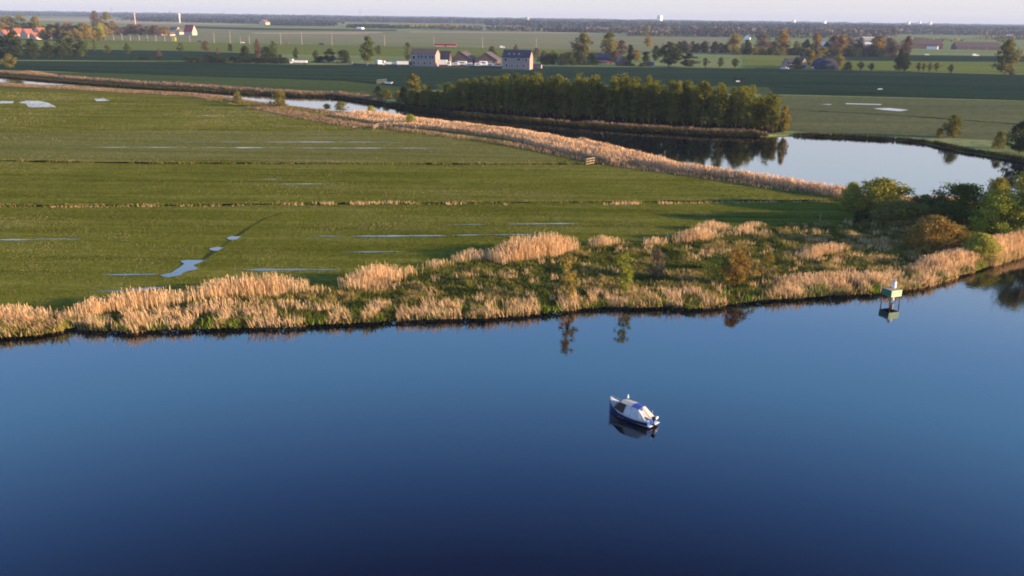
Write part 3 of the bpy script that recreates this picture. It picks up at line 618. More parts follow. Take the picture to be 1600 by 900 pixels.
tree(622, 158, 142, 14, 'bush', 'olive', 'little olive shrub at the left foot of the wood', 'bush')
tree(646, 152, 117, 34, 'oak', 'olive', 'olive tree standing behind the left end of the wood', 'tree')
tree(632, 160, 137, 22, 'bush', 'dark', 'dark bush at the left end of the wood', 'bush')
tree(16, 107, 85, 26, 'oak', 'olive', 'round olive tree alone by the channel mouth', 'tree')
tree(277, 134, 126, 16, 'bush', 'brown', 'small brown shrub on the far channel bank', 'bush')
tree(1224, 209, 166, 22, 'airyfar', 'gold', 'twiggy golden tree at the right end of the wood', 'tree')
tree(1207, 207, 172, 24, 'loose', 'olive', 'short olive tree closing the right end of the wood', 'tree')
tree(1488, 216, 181, 36, 'airyfar', 'olive', 'small round tree alone on the pond bank', 'tree')
tree(1466, 214, 200, 14, 'bush', 'gold', 'tiny gold shrub beside the lone pond tree', 'bush')
tree(1592, 240, 190, 46, 'airyfar', 'dark', 'dark tree at the far pond corner', 'tree')
tree(1560, 232, 206, 22, 'bush', 'olive', 'low bush left of the dark pond corner tree', 'bush')
sheet('wood_floor', [(630, 158), (700, 163), (1000, 180), (1215, 192), (1225, 206), (1200, 209), (1100, 205), (1000, 199), (850, 190), (760, 182), (640, 170)], M['mud_shade'], 4)
# --- the wood beyond the pond: rows of young trees
front = [(640, 166), (700, 172), (760, 176), (850, 183), (1000, 193), (1100, 199), (1198, 203)]
topy = [(640, 142), (700, 138), (730, 128), (780, 121), (850, 123), (930, 124), (1000, 127), (1060, 131), (1100, 137), (1150, 138), (1200, 152)]
fx, fy = zip(*front); tx, ty = zip(*topy)
nwood = 0
for row in range(5):
    cxp = 642+row*2.5
    while cxp < 1212:
        yb = np.interp(cxp, fx, fy); base = P(cxp, yb); d = Vector((base.x, base.y, 0)).normalized()
        base = base+d*(2.2+row*3.2)+Vector((random.gauss(0, .6), random.gauss(0, .7), 0))
        ht_ = htop(cxp, yb, np.interp(cxp, tx, ty)+random.uniform(-3, 6))*random.uniform(0.72, 1.1)
        tree(cxp, 0, 0, 0, 'wood', 'wood_leaf', 'slim young tree in the dense dark wood beyond the pond', 'tree', 'slim trees of the dark wood', bark='birch', pos=base, hh=ht_, ww=random.uniform(2.5, 4.6)*(0.6+ht_/25)); nwood += 1
        cxp += random.uniform(9, 14.5)
# --- trees in the fields
G = 'hedge trees between the fields'
rows = [
 (24, 92, 50, 46, 'oak', 'dark', 'largest dark tree left of the village fields'), (4, 92, 62, 30, 'oak', 'dark', 'dark tree at the left edge before the red roofs'), (52, 92, 62, 30, 'oak', 'dark', 'dark tree close right of the largest dark one'),
 (76, 91, 66, 24, 'oak', 'dark', 'lower dark green tree in the left clump'), (96, 91, 62, 26, 'loose', 'dark', 'brownish dark tree in the middle of the left clump'), (112, 90, 60, 24, 'tall', 'dark', 'upright dark tree in the left clump'),
 (128, 90, 62, 24, 'oak', 'green', 'green tree at the right end of the left clump'), (148, 80, 62, 9, 'tall', 'green', 'slim tree standing just past the left clump'), (168, 84, 70, 12, 'loose', 'green', 'small loose tree on the lime field, nearest the left clump'),
 (200, 86, 68, 14, 'loose', 'green', 'small bare-stemmed tree left of the yellow sign'), (248, 89, 77, 11, 'loose', 'brown', 'brown bare bush before the yellow sign'), (283, 80, 67, 12, 'oak', 'green', 'small round green tree right below the red barn'),
 (322, 80, 64, 16, 'loose', 'brown', 'bare wide-branched tree above the long hedge'), (340, 84, 75, 7, 'bush', 'brown', 'tiny bare bush beside the wide-branched tree'), (360, 81, 69, 10, 'oak', 'dark', 'little dark tree above the long hedge'),
 (403, 92, 62, 15, 'loose', 'brown', 'brown tree rising out of the right end of the hedge'), (428, 92, 65, 17, 'loose', 'green', 'slight green tree left of the white truck'), (385, 96, 72, 20, 'bush', 'dark', 'highest dark bush of the long hedge'), (416, 96, 74, 22, 'bush', 'dark', 'dark bush under the slight green tree'),
 (463, 92, 75, 12, 'oak', 'green', 'small round tree behind the white truck'), (494, 93, 78, 11, 'oak', 'green', 'small round tree right of the white truck'), (516, 98, 77, 22, 'oak', 'dark', 'dark hedge tree between truck and tall farm tree'), (538, 99, 79, 26, 'bush', 'dark', 'wide dark bush left of the tall farm tree'), (500, 98, 88, 26, 'bush', 'dark', 'low dark bush right behind the white truck'),
 (575, 99, 58, 30, 'airy', 'green', 'tall airy tree left of the blue truck'), (592, 86, 71, 14, 'loose', 'green', 'smaller tree just right of the tall airy farm tree'), (637, 94, 66, 15, 'tall', 'green', 'upright tree at the left corner of the pink brick house'),
 (769, 94, 73, 16, 'oak', 'green', 'dark round tree behind the second brown barn'), (717, 94, 80, 10, 'bush', 'green', 'little bush behind the first brown barn'), (838, 88, 75, 14, 'loose', 'brown', 'twiggy tree right behind the navy roofed house'), (806, 84, 70, 10, 'loose', 'brown', 'bare tree showing over the navy roof'),
 (911, 92, 53, 38, 'airy', 'olive', 'spreading olive tree left of the blue roofed farm'), (952, 90, 51, 32, 'airy', 'olive', 'spreading olive tree right behind the blue roofed farm'), (970, 88, 63, 26, 'loose', 'brown', 'pinkish bare tree beside the spreading olive tree'), (962, 100, 80, 30, 'oak', 'brown', 'dark brown tree at the right end of the blue roofed farm'),
 (984, 103, 70, 20, 'cone', 'dark', 'pointed dark conifer right of the blue roofed farm'), (1008, 104, 81, 22, 'cone', 'dark', 'lower conifer left of the blue trailer'), (1045, 104, 67, 40, 'oak', 'dark', 'broad dark tree right of the blue trailer'), (1075, 105, 84, 30, 'oak', 'dark', 'low dark tree at the right end of the farm'), (1024, 96, 72, 20, 'loose', 'dark', 'loose dark tree behind the blue trailer'),
 (1013, 74, 56, 18, 'loose', 'gold', 'pinkish gold tree in the pale field'), (1010, 58, 37, 14, 'tall', 'olive', 'tall olive tree far beyond the farm'), (995, 96, 78, 18, 'loose', 'gold', 'gold tree between the two conifers'), (990, 55, 40, 12, 'loose', 'brown', 'bare tree left of the far tall olive tree'),
 (1102, 107, 91, 11, 'pollard', 'green', 'first small ball-shaped tree right of the farm'), (1125, 108, 90, 11, 'pollard', 'green', 'middle of three ball-shaped trees'), (1148, 108, 92, 12, 'pollard', 'green', 'third ball-shaped tree, closest to the white sluice'),
 (1146, 84, 54, 27, 'oak', 'gold', 'golden round tree in the long tree line'), (1166, 84, 63, 18, 'oak', 'dark', 'dark green tree right of the golden round one'), (1190, 84, 53, 30, 'loose', 'brown', 'tall brown tree in the long tree line'), (1221, 84, 48, 32, 'airy', 'copper', 'tallest copper tree in the long tree line'),
 (1206, 84, 66, 16, 'bush', 'dark', 'dark shrub under the tallest copper tree'), (1243, 84, 64, 16, 'loose', 'olive', 'olive tree between copper and dark trees'), (1259, 85, 62, 20, 'oak', 'dark', 'dark round tree left of the second copper one'), (1274, 82, 52, 22, 'airy', 'copper', 'second copper tree, right of the dark round tree'),
 (1290, 86, 66, 14, 'oak', 'dark', 'narrow dark tree after the second copper tree'), (1302, 86, 55, 26, 'airy', 'brown', 'brown tree left of the white long barn'), (1314, 86, 55, 26, 'airy', 'copper', 'broad copper tree before the white long barn'), (1342, 86, 69, 24, 'oak', 'dark', 'dark green tree before the white barn end'),
 (1372, 87, 57, 30, 'airy', 'copper', 'copper tree right of the white long barn'), (1392, 89, 66, 26, 'oak', 'brown', 'dark brown tree at the right end of the tree line'), (1416, 90, 57, 20, 'loose', 'brown', 'brown tree left of the dark roofed farm'), (1360, 87, 70, 20, 'loose', 'dark', 'dark tree under the copper one beyond the barn'), (1326, 86, 72, 16, 'bush', 'dark', 'low dark bush at the white barn'),
 (1404, 112, 76, 20, 'airy', 'dark', 'leaning tree with two bare trunks in the lime field'), (1413, 112, 84, 18, 'airy', 'dark', 'lower leaning tree joined to the taller one'),
 (1435, 112, 98, 10, 'pollard', 'olive', 'leftmost pollard of the four in a row'), (1443, 112, 99, 8, 'pollard', 'olive', 'second pollard of the four in a row'), (1452, 113, 98, 9, 'pollard', 'olive', 'third pollard of the four in a row'), (1463, 113, 98, 11, 'pollard', 'olive', 'rightmost pollard of the four in a row'),
 (1485, 115, 101, 10, 'pollard', 'green', 'single pollard apart from the row of four'), (1569, 117, 64, 42, 'airy', 'olive', 'big lone tree with pale trunk on the right'), (1580, 117, 107, 12, 'bush', 'brown', 'small brown bush at the foot of the big lone tree'),
 (1344, 111, 97, 11, 'pollard', 'olive', 'round pollard beside the yellow shrubs'), (1361, 111, 99, 12, 'pollard', 'green', 'round pollard second from the yellow shrubs'), (1267, 106, 79, 16, 'loose', 'gold', 'yellow tree behind the small gabled house'), (1279, 104, 80, 16, 'tall', 'gold', 'yellow tree left behind the blue dome shed'), (1310, 106, 84, 22, 'oak', 'gold', 'bright yellow tree right behind the blue dome shed'),
 (1324, 110, 97, 16, 'bush', 'green', 'green bush right of the bright yellow tree'), (1245, 108, 92, 22, 'bush', 'dark', 'dark hedge bush at the left of the small gabled house'), (1292, 108, 96, 12, 'bush', 'olive', 'low bush before the blue dome shed'),
]
for px, yb, yt, wp, kind, mat, lab in rows:
    tree(px, yb, yt, wp, kind, mat, lab, 'bush' if kind == 'bush' else 'conifer' if kind == 'cone' else 'tree')
def row(xs, yb, yt, wp, kind, mats, lab, cat, grp, yslope=0.0, jit=3):
    for i, px in enumerate(xs):
        q = yslope*(px-xs[0]); tree(px+random.uniform(-3, 3), yb+q+random.uniform(-.6, .6), yt+q+random.uniform(-jit, jit), wp*random.uniform(0.8, 1.25), kind, random.choice(mats), lab, cat, grp)
row(range(298, 452, 13), 97.5, 87, 20, 'bush', ['dark'], 'low dark bush in the long hedge left of the white truck', 'bush', 'long dark hedge', 0.015, 2)
row(range(208, 250, 13), 93, 88, 14, 'bush', ['dark'], 'low dark bush along the ditch below the bare-stemmed trees', 'bush', 'ditch bushes', 0.015, 1)
row(range(846, 930, 11), 101, 84, 18, 'bush', ['dark', 'green'], 'dark bush of the thicket right of the navy roofed house', 'bush', 'farm thicket', 0.01, 3)
row(range(850, 912, 16), 93, 80, 16, 'loose', ['brown', 'olive'], 'thin tree rising behind the farm thicket', 'tree', 'thin thicket trees', 0.01, 2)
row(range(1062, 1142, 7), 83, 66, 16, 'loose', ['dark', 'dark', 'brown'], 'dark tree in the left half of the long tree line', 'tree', 'dark line trees', 0.01, 3)
row(range(1150, 1400, 9), 85, 74, 18, 'bush', ['dark', 'olive'], 'low bush filling the foot of the long tree line', 'bush', 'line undergrowth bushes', 0.015, 2)
row(range(1280, 1420, 22), 77, 58, 24, 'loose', ['brown', 'copper'], 'brown tree in the second rank of the long tree line', 'tree', 'second rank trees', 0.02, 3)
# village trees, left
row(range(4, 170, 9), 55, 36, 25, 'oak', ['olive', 'gold', 'brown', 'green', 'copper'], 'spring tree among the red roofed village houses', 'tree', 'village trees', 0.02, 4)
row(range(66, 162, 9), 63, 46, 20, 'oak', ['olive', 'gold', 'dark'], 'spring tree in front of the village', 'tree', 'front village trees', 0.02, 3)
row(range(150, 262, 9), 54, 39, 22, 'loose', ['brown', 'copper', 'brown'], 'bare brown tree before the white gables', 'tree', 'brown village trees', 0.02, 3)
row([4, 18, 34, 58], 48, 24, 24, 'oak', ['olive', 'gold'], 'taller spring tree behind the red roofs', 'tree', 'tall village trees', 0.02, 3)
tree(135, 60, 37, 28, 'oak', 'gold', 'orange-gold round tree in front of the village', 'tree'); tree(158, 61, 36, 20, 'oak', 'lime_leaf', 'pale willow at the right end of the village', 'tree', name='tree')
tree(150, 46, 18, 20, 'loose', 'brown', 'tallest bare tree above the village', 'tree'); tree(168, 48, 20, 26, 'oak', 'olive', 'olive tree beside the tallest bare one', 'tree')
# --- farther tree lines: too many to count
def woodband(name, px, hm, deepm, dens, size, mat, seed, gap=0.0):
    r = np.random.default_rng(seed)
    q, n = along([P(a, b) for a, b in px], 10.0)
    N = int(len(q)*dens); i = r.integers(0, len(q), N); o = r.random(N)*deepm
    x = q[i, 0]+n[i, 0]*o+r.normal(0, 5, N); y = q[i, 1]+n[i, 1]*o+r.normal(0, 5, N)
    crown = vnoise(x/22+seed, y/60+seed)*0.5+vnoise(x/90+seed, y/200+seed)*0.5
    k = crown > gap; x, y, crown = x[k], y[k], crown[k]; N = len(x)
    z = LZ+hm*(0.45+0.8*crown)*np.sqrt(r.random(N))
    C = np.stack([x, y, z], 1)
    u = r.normal(0, 1, (N, 3)); u /= np.linalg.norm(u, axis=1)[:, None]; v = np.cross(u, r.normal(0, 1, (N, 3))); v /= np.linalg.norm(v, axis=1)[:, None]
    s = size*(0.6+0.8*r.random(N))[:, None]
    V = np.stack([C-u*s, C-v*s, C+u*s, C+v*s], 1).reshape(-1, 3); V[:, 2] = np.maximum(V[:, 2], 0.1)
    o = link(name, quads(name, V, 4, r.random(N)*0.4+crown*0.5), M[mat]); return tag(o, kind='stuff')
HZ = lambda x, o: (x, 26+(x-800)*0.0138+o)
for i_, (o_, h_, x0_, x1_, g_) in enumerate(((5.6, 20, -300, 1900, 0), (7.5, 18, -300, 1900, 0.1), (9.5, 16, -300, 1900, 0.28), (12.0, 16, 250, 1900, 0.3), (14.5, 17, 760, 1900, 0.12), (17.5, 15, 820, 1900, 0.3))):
    woodband('horizon_woodland', [HZ(x0_, o_), HZ((x0_+x1_)/2, o_), HZ(x1_, o_)], h_, 250, 70, 5, 'hazy_wood', 30+i_, g_)
woodband('distant_woodland', [(190, 33), (400, 37), (470, 39)], 13, 140, 60, 3.2, 'hazy_wood', 4, 0.2)
woodband('distant_woodland', [(430, 40), (520, 41)], 9, 60, 90, 2.5, 'hazy_wood', 5)
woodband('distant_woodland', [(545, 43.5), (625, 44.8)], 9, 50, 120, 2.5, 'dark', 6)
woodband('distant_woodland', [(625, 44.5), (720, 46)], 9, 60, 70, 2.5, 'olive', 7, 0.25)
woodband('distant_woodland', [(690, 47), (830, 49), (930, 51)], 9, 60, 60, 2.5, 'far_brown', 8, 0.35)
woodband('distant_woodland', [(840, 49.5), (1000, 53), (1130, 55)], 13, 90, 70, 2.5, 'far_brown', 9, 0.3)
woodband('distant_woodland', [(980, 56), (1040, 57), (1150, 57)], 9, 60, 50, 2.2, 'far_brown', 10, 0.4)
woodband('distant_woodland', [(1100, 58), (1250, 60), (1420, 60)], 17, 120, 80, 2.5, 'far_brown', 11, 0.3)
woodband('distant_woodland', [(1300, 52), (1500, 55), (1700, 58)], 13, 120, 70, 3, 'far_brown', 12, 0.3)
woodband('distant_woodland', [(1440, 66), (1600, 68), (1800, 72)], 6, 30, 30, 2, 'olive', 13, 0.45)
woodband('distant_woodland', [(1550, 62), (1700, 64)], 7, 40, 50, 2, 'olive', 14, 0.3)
# ------------------------------------------------------------------ buildings
def house(name, label, px, yb, wpx, ytop, dm, eave, rot, wall, roof, cat='house', wins=(), hip=0.0, chimney=None, door=None, overhang=0.25, sidewins=(), sky=0, group=None, wm=None, gwin=None, ridge='x'):
    """front faces local -Y; base centre of the front wall at the pixel"""
    p = P(px, yb); s = depth(p)/F; wd = wm or wpx*s; ht = htop(px, yb, ytop); eh = ht*eave
    r = empty(name, (p.x, p.y, LZ), rot); tag(r, label, cat, group)
    w2 = wd/2
    mb = MB()
    if ridge == 'x':
        mb.add([(-w2, 0, -.3), (w2, 0, -.3), (w2, dm, -.3), (-w2, dm, -.3), (-w2, 0, eh), (w2, 0, eh), (w2, dm, eh), (-w2, dm, eh), (-w2+hip, dm/2, ht-.12), (w2-hip, dm/2, ht-.12)],
               [(0, 1, 5, 4), (2, 3, 7, 6), (1, 2, 6, 9, 5), (3, 0, 4, 8, 7), (0, 3, 2, 1)])
        o = overhang; k = (ht-eh)/(dm/2); e0 = eh-o*k
        rf = MB().add([(-w2-o, -o, e0+.1), (w2+o, -o, e0+.1), (w2+o-hip, dm/2, ht+.1), (-w2-o+hip, dm/2, ht+.1), (-w2-o, dm+o, e0+.1), (w2+o, dm+o, e0+.1),
                       (-w2-o, -o, e0-.08), (w2+o, -o, e0-.08), (w2+o-hip, dm/2, ht-.08), (-w2-o+hip, dm/2, ht-.08), (-w2-o, dm+o, e0-.08), (w2+o, dm+o, e0-.08)],
                      [(0, 1, 2, 3), (3, 2, 5, 4), (7, 6, 9, 8), (9, 10, 11, 8), (0, 6, 7, 1), (4, 5, 11, 10), (1, 7, 8, 2), (2, 8, 11, 5), (0, 3, 9, 6), (3, 4, 10, 9)]+([(1, 2, 5), (0, 4, 3)] if hip else []))
    else:
        mb.add([(-w2, 0, -.3), (w2, 0, -.3), (w2, dm, -.3), (-w2, dm, -.3), (-w2, 0, eh), (w2, 0, eh), (w2, dm, eh), (-w2, dm, eh), (0, 0, ht-.12), (0, dm, ht-.12)],
               [(0, 1, 5, 8, 4), (2, 3, 7, 9, 6), (1, 2, 6, 5), (3, 0, 4, 7), (0, 3, 2, 1)])
        o = overhang; k = (ht-eh)/w2; e0 = eh-o*k
        rf = MB()
        for sg in (-1, 1):
            rf.add([(sg*(w2+o), -o, e0+.1), (0, -o, ht+.1), (0, dm+o, ht+.1), (sg*(w2+o), dm+o, e0+.1), (sg*(w2+o), -o, e0-.08), (0, -o, ht-.08), (0, dm+o, ht-.08), (sg*(w2+o), dm+o, e0-.08)],
                   [(0, 1, 2, 3), (7, 6, 5, 4), (0, 4, 5, 1), (1, 5, 6, 2), (2, 6, 7, 3), (3, 7, 4, 0)])
    mb.build('wall', M[wall], r)
    ro = rf.build('roof', M[roof], r)
    for (u, v, ww, hh) in wins:       # fractions of width / height, size in m
        x0 = (u-.5)*wd; z0 = v*ht
        f = MB().box((x0, -0.03, z0), (ww+.2, .08, hh+.2)).build('window', M['white'], r)
        MB().box((x0, -0.085, z0), (ww, .03, hh)).build('pane', M['glass'], f)
    for (v, z, ww, hh) in sidewins:
        f = MB().box((w2+.03, v*dm, z*ht), (.08, ww+.2, hh+.2)).build('window', M['white'], r)
        MB().box((w2+.085, v*dm, z*ht), (.03, ww, hh)).build('pane', M['glass'], f)
    if door: MB().box(((door[0]-.5)*wd, -.04, door[2]/2), (door[1], .1, door[2])).build('door', M['slate'], r)
    if chimney is not None: MB().box(((chimney-.5)*wd, dm/2, ht+.3), (.9, .7, 1.4)).build('chimney', M['red_brick'], ro)
    if sky:
        for i in range(sky):
            fx_ = (-0.28+0.18*i)*wd; yy = dm*0.2; zz = eh+(ht-eh)*0.4
            MB().box((fx_, yy, zz+.16), (1.0, .9, .08), rx=math.atan2(ht-eh, dm/2)).build('skylight', M['grey'], ro)
    return r, wd, ht, dm
fwin = [(u, .2, .9, 1.4) for u in (.16, .34, .55, .78)]
h1, wd, ht, dm = house('brick_house', 'pink brick house with brown roof and recessed upper balcony', 661, 104, 41, 76.5, 8.5, .72, R(-14), 'brick', 'brown_roof',
      wins=[(.14, .2, 1.0, 1.5), (.32, .2, .8, 1.2), (.56, .2, 1.0, 1.5), (.8, .2, 1.0, 1.5), (.14, .52, 1.8, 1.8)], sidewins=[(.5, .4, .8, 1.1)], chimney=None)
MB().box((wd*.09, -.12, ht*.56), (wd*.66, .16, ht*.27)).build('balcony_front', M['grey'], h1)
for u in (.34, .46, .62, .8, .9):
    MB().box(((u-.5)*wd, -.225, ht*.56), (.8, .05, 1.5)).build('pane', M['glass'], h1)
h2, wd2, ht2, dm2 = house('brick_house', 'pink brick house with glossy navy roof and three skylights', 806, 108.5, 44, 78.5, 8.5, .64, R(-14), 'brick', 'black_blue',
      wins=[(.16, .2, 1.0, 1.6), (.36, .2, .8, 1.4), (.56, .2, .8, 1.4), (.8, .2, 1.0, 1.6), (.12, .5, 1.4, 1.6), (.6, .52, 1.6, 1.2), (.88, .5, 1.2, 1.6)], sky=3)
house('house_annex', 'small black roofed annex right against the pink brick house', 694, 103, 16, 80, 7, .5, R(-10), 'brown_wall', 'slate', 'annex')
for i, (px, lab) in enumerate(((720, 'left one of the two wide brown barns with low pitched roof'), (759, 'right one of the two wide brown barns with low pitched roof'))):
    bh, wd_, ht_, _ = house('barn', lab, px, 101+i*.7, 35, 81.5+i*.7, 22, .42, R(-6), 'brown_roof', 'brown_roof', 'barn', ridge='y', door=None)
    MB().box((0, -.06, ht_*.17), (wd_*.55, .1, ht_*.3)).build('door', M['grey'], bh)
house('porch', 'low brick porch sticking out right of the navy roofed house', 839, 107, 13, 100, 3, .8, R(-14), 'brick', 'brown_roof', 'porch')
house('farmhouse', 'low farmhouse with blue-black roof behind a white fence rail', 938, 99, 38, 83, 9, .4, R(-5), 'red_brick', 'black_blue', wins=[(.2, .2, .9, .9), (.7, .2, .9, .9)], chimney=.6)
house('gable_shed', 'small shed with one pale sloping roof edge by the conifer', 974, 103, 15, 88, 8, .45, R(10), 'brown_wall', 'slate', 'shed', ridge='y')
house('cottage', 'small cottage with white framed gable window and dark mossy roof', 1256, 108, 13, 90, 9, .45, R(20), 'brick', 'slate', 'cottage', wins=[(.5, .25, 2.0, 1.6), (.5, .68, 1.0, .9)], ridge='y')
house('cottage_wing', 'dark thatched wing reaching left behind the cottage', 1240, 105, 20, 91, 7, .4, R(20), 'brick', 'slate', 'barn')
# dome shed
p = P(1295, 109); s = depth(p)/F; r_ = empty('dome_shed', (p.x, p.y, LZ), R(8)); tag(r_, 'round-topped blue-black shed beside the cottage', 'shed')
w2 = 16*s; hh = htop(1295, 109, 91)
MB().prism([(w2*math.cos(a), hh*math.sin(a)**.8) for a in [math.pi*i/12 for i in range(13)]], 0, 12).build('roof', plain('blue black sheet', (.02, .028, .06), .8), r_)
MB().box((0, -.06, hh*.3), (w2*.6, .1, hh*.6)).build('door', M['slate'], r_)
# long barns to the right
house('long_barn', 'long white roofed barn behind the copper trees', 1322, 78, 86, 65.5, 18, .55, R(-4), 'grey', 'white', 'barn')
house('long_barn', 'dark roofed farm barn with bright white end doors', 1447, 76, 50, 62, 16, .5, R(-4), 'brown_wall', 'brown_roof', 'barn', wins=[(.2, .2, 2, 2)])
house('farm_shed', 'open shed with sunlit white front below the dark farm roof', 1456, 77, 16, 71, 6, .8, R(-30), 'white', 'brown_roof', 'shed')
house('long_barn', 'longest low barn with purple-brown roof left of the big lone tree', 1528, 78, 66, 66, 16, .4, R(-4), 'brown_roof', 'brown_roof', 'barn', wins=[(.3, .2, 2, 1.2), (.7, .2, 2, 1.2)])
house('flat_barn', 'pale flat-roofed hall beyond the copper trees', 1358, 63, 26, 58, 30, .85, R(-4), 'cream', 'white', 'hall')
house('far_barn', 'cream barn on the right horizon with tiny white front', 1578, 58, 8, 53, 12, .6, R(-20), 'white', 'grey', 'barn')
house('far_barn', 'small white barn standing alone on the green plain', 561, 45.5, 9, 42.5, 12, .6, R(-20), 'white', 'white', 'barn')
house('far_barn', 'far white farm at the foot of the left woods', 336, 35.5, 9, 31, 20, .6, R(-20), 'white', 'grey', 'barn')
house('far_barn', 'pink gabled farm on the left plain', 410, 38.5, 12, 31, 20, .5, R(-20), 'cream', 'orange_roof', 'barn', ridge='y')
house('far_barn', 'white house beside the brown trees right of the golden one', 1167, 62, 9, 54, 10, .5, R(-20), 'white', 'slate', 'house', ridge='y')
# village
vil = [(4, 60, 14, 43, 'gable with bare cream wall at the left edge of the village', 'y'), (22, 58, 20, 40, 'broad orange roof at the left of the village', 'x'), (38, 60, 18, 41, 'steep orange roofed house with white gable in mid village', 'y'),
       (58, 58, 20, 39, 'tall orange roof right of the steep white gable', 'x'), (50, 62, 13, 47, 'small white gable below the tall orange roof', 'y'), (32, 54, 14, 40, 'slate grey roof between two orange ones', 'x'), (98, 47, 12, 36, 'orange roof behind the golden trees', 'x'), (117, 61, 9, 50, 'little white gable under the orange-gold tree', 'y'), (72, 60, 14, 50, 'low red roof right of the orange ones', 'x'), (146, 58, 8, 49, 'pink gable between gold tree and pale willow', 'y'), (14, 62, 14, 48, 'front orange roofed house beside the dark trees', 'y')]
for i, (px, yb, wp, yt, lab, rd) in enumerate(vil):
    house('village_house', 'village house, '+lab, px, yb, wp*.85, yt+4, 11, .38, R(random.choice((-20, -16, -12, -18, 22))), 'cream', 'slate' if 'slate' in lab else 'orange_roof', wins=[(.5, .25, 1.2, 1.2), (.5, .62, .9, .9)] if rd == 'y' else [(.25, .3, 1, 1.2), (.75, .3, 1, 1.2)], ridge='y', chimney=None)
for px, yb, wp, yt, lab, ro_, rd in [(251, 55, 4, 45, 'narrow white gable left of the farm group', 'brown_roof', 'y'), (264, 56, 4, 50, 'low white gable in the farm group', 'brown_roof', 'y'), (270, 51, 14, 42, 'dark roofed house amid the farm group', 'brown_roof', 'x'), (278, 54, 6, 45, 'pointed white gable left of the red barn', 'brown_roof', 'y'), (294, 55, 16, 39, 'farm with tall pink-red roof', 'red_roof', 'x')]:
    house('farm_house', lab, px, yb, wp, yt, 10, .35 if ro_ == 'red_roof' else .5, R(-20), 'cream', ro_, 'farm', ridge=rd)
# tower block, chimney, water tower, pylons
p = P(1033, 38); s = depth(p)/F; r_ = empty('tower_block', (p.x, p.y, LZ), R(55)); tag(r_, 'bright white tower block standing above the horizon woods', 'building')
w_ = 8.5*s; hh = htop(1033, 38, 24.5); MB().box((0, w_/3, hh/2), (w_, w_*.66, hh)).build('wall', M['white'], r_)
for j in range(4):
    for i in range(3): MB().box(((i-1)*w_*.29, -.2, hh*(.2+.22*j)), (w_*.18, .3, hh*.06)).build('window', M['grey'], r_)
MB().box((0, w_/3, hh+1.5), (w_*.4, w_*.3, 3)).build('roof_house', M['grey'], r_)
p = P(212, 44); s = depth(p)/F; hh = htop(212, 44, 20); r_ = empty('chimney_tower', (p.x, p.y, LZ)); tag(r_, 'tall slim white tower behind the bare village trees', 'tower')
MB().cyl((0, 0, -.2), (0, 0, hh*.9), s*1.1, s*.9, 14).build('shaft', M['cream'], r_); MB().cyl((0, 0, hh*.9), (0, 0, hh), s*1.4, s*1.3, 14).build('cap', M['cream'], r_)
p = P(281, 36); s = depth(p)/F; hh = htop(281, 36, 21); r_ = empty('water_tower', (p.x, p.y, LZ)); tag(r_, 'short white water tower with wide head above the left woods', 'tower')
MB().cyl((0, 0, -.2), (0, 0, hh*.5), s*.8, s*.9, 12).build('shaft', M['white'], r_); MB().cyl((0, 0, hh*.5), (0, 0, hh), s*1.1, s*1.6, 14).build('tank', M['white'], r_)
p = P(266, 28); hh = htop(266, 28, 16.5); r_ = empty('church', (p.x, p.y, LZ)); tag(r_, 'tiny church spire poking over the left horizon woods', 'church')
MB().box((0, 0, hh*.3), (7, 7, hh*.6)).build('tower', M['grey'], r_); MB().cyl((0, 0, hh*.6), (0, 0, hh), 4.5, .2, 8).build('spire', M['slate'], r_)
def pylon(px, yb, yt, lab):
    p = P(px, yb); hh = htop(px, yb, yt); r_ = empty('pylon', (p.x, p.y, LZ)); tag(r_, lab, 'pylon'); mb = MB(); b = hh*.09
    for sx_, sy_ in ((-1, -1), (1, -1), (1, 1), (-1, 1)): mb.cyl((sx_*b, sy_*b, 0), (sx_*b*.15, sy_*b*.15, hh), .35, .25, 4)
    for i in range(6):
        z = hh*i/6; q = b*(1-i/6*.85); q2 = b*(1-(i+1)/6*.85)
        mb.cyl((-q, -q, z), (q2, -q2, z+hh/6), .2, .2, 4); mb.cyl((q, -q, z), (-q2, -q2, z+hh/6), .2, .2, 4)
    mb.build('mast', M['grey'], r_)
    for z, l in ((.7, .16), (.85, .12)): MB().box((0, 0, hh*z), (hh*l*2, .6, .6)).build('arm', M['grey'], r_)
pylon(175, 26, 11, 'faint power pylon above the bare village tree'); pylon(350, 28, 16, 'faint power pylon over the left woods'); pylon(563, 31, 14, 'faint power pylon over the small white barn'); pylon(1355, 43, 33, 'faint pylon on the right horizon')
for i, (px, wm_, hm_) in enumerate(((1241, 26, 38), (1289, 30, 34), (1420, 24, 38), (1437, 20, 40), (1454, 28, 38), (825, 22, 34))):
    p = P(px, 40+(px-1200)*.012 if px > 1000 else 36); hh = hm_*.85; wm_ *= .8
    r_ = empty('far_block', (p.x, p.y, LZ), R(50)); tag(r_, ['pale far block above the woods right of the tower block', 'second pale far block along the right horizon', 'pale block at the left of three close together', 'middle pale block of three close together', 'right pale block of three close together', 'grey far block on the horizon above the bus'][i], 'building')
    MB().box((0, 5, hh/2), (wm_, 12, hh)).build('wall', M['white'] if i < 5 else M['grey'], r_)
    for j in range(3): MB().box((0, -1.05, hh*(.5+.15*j)), (wm_*.8, .1, 1.2)).build('window', M['grey'], r_)
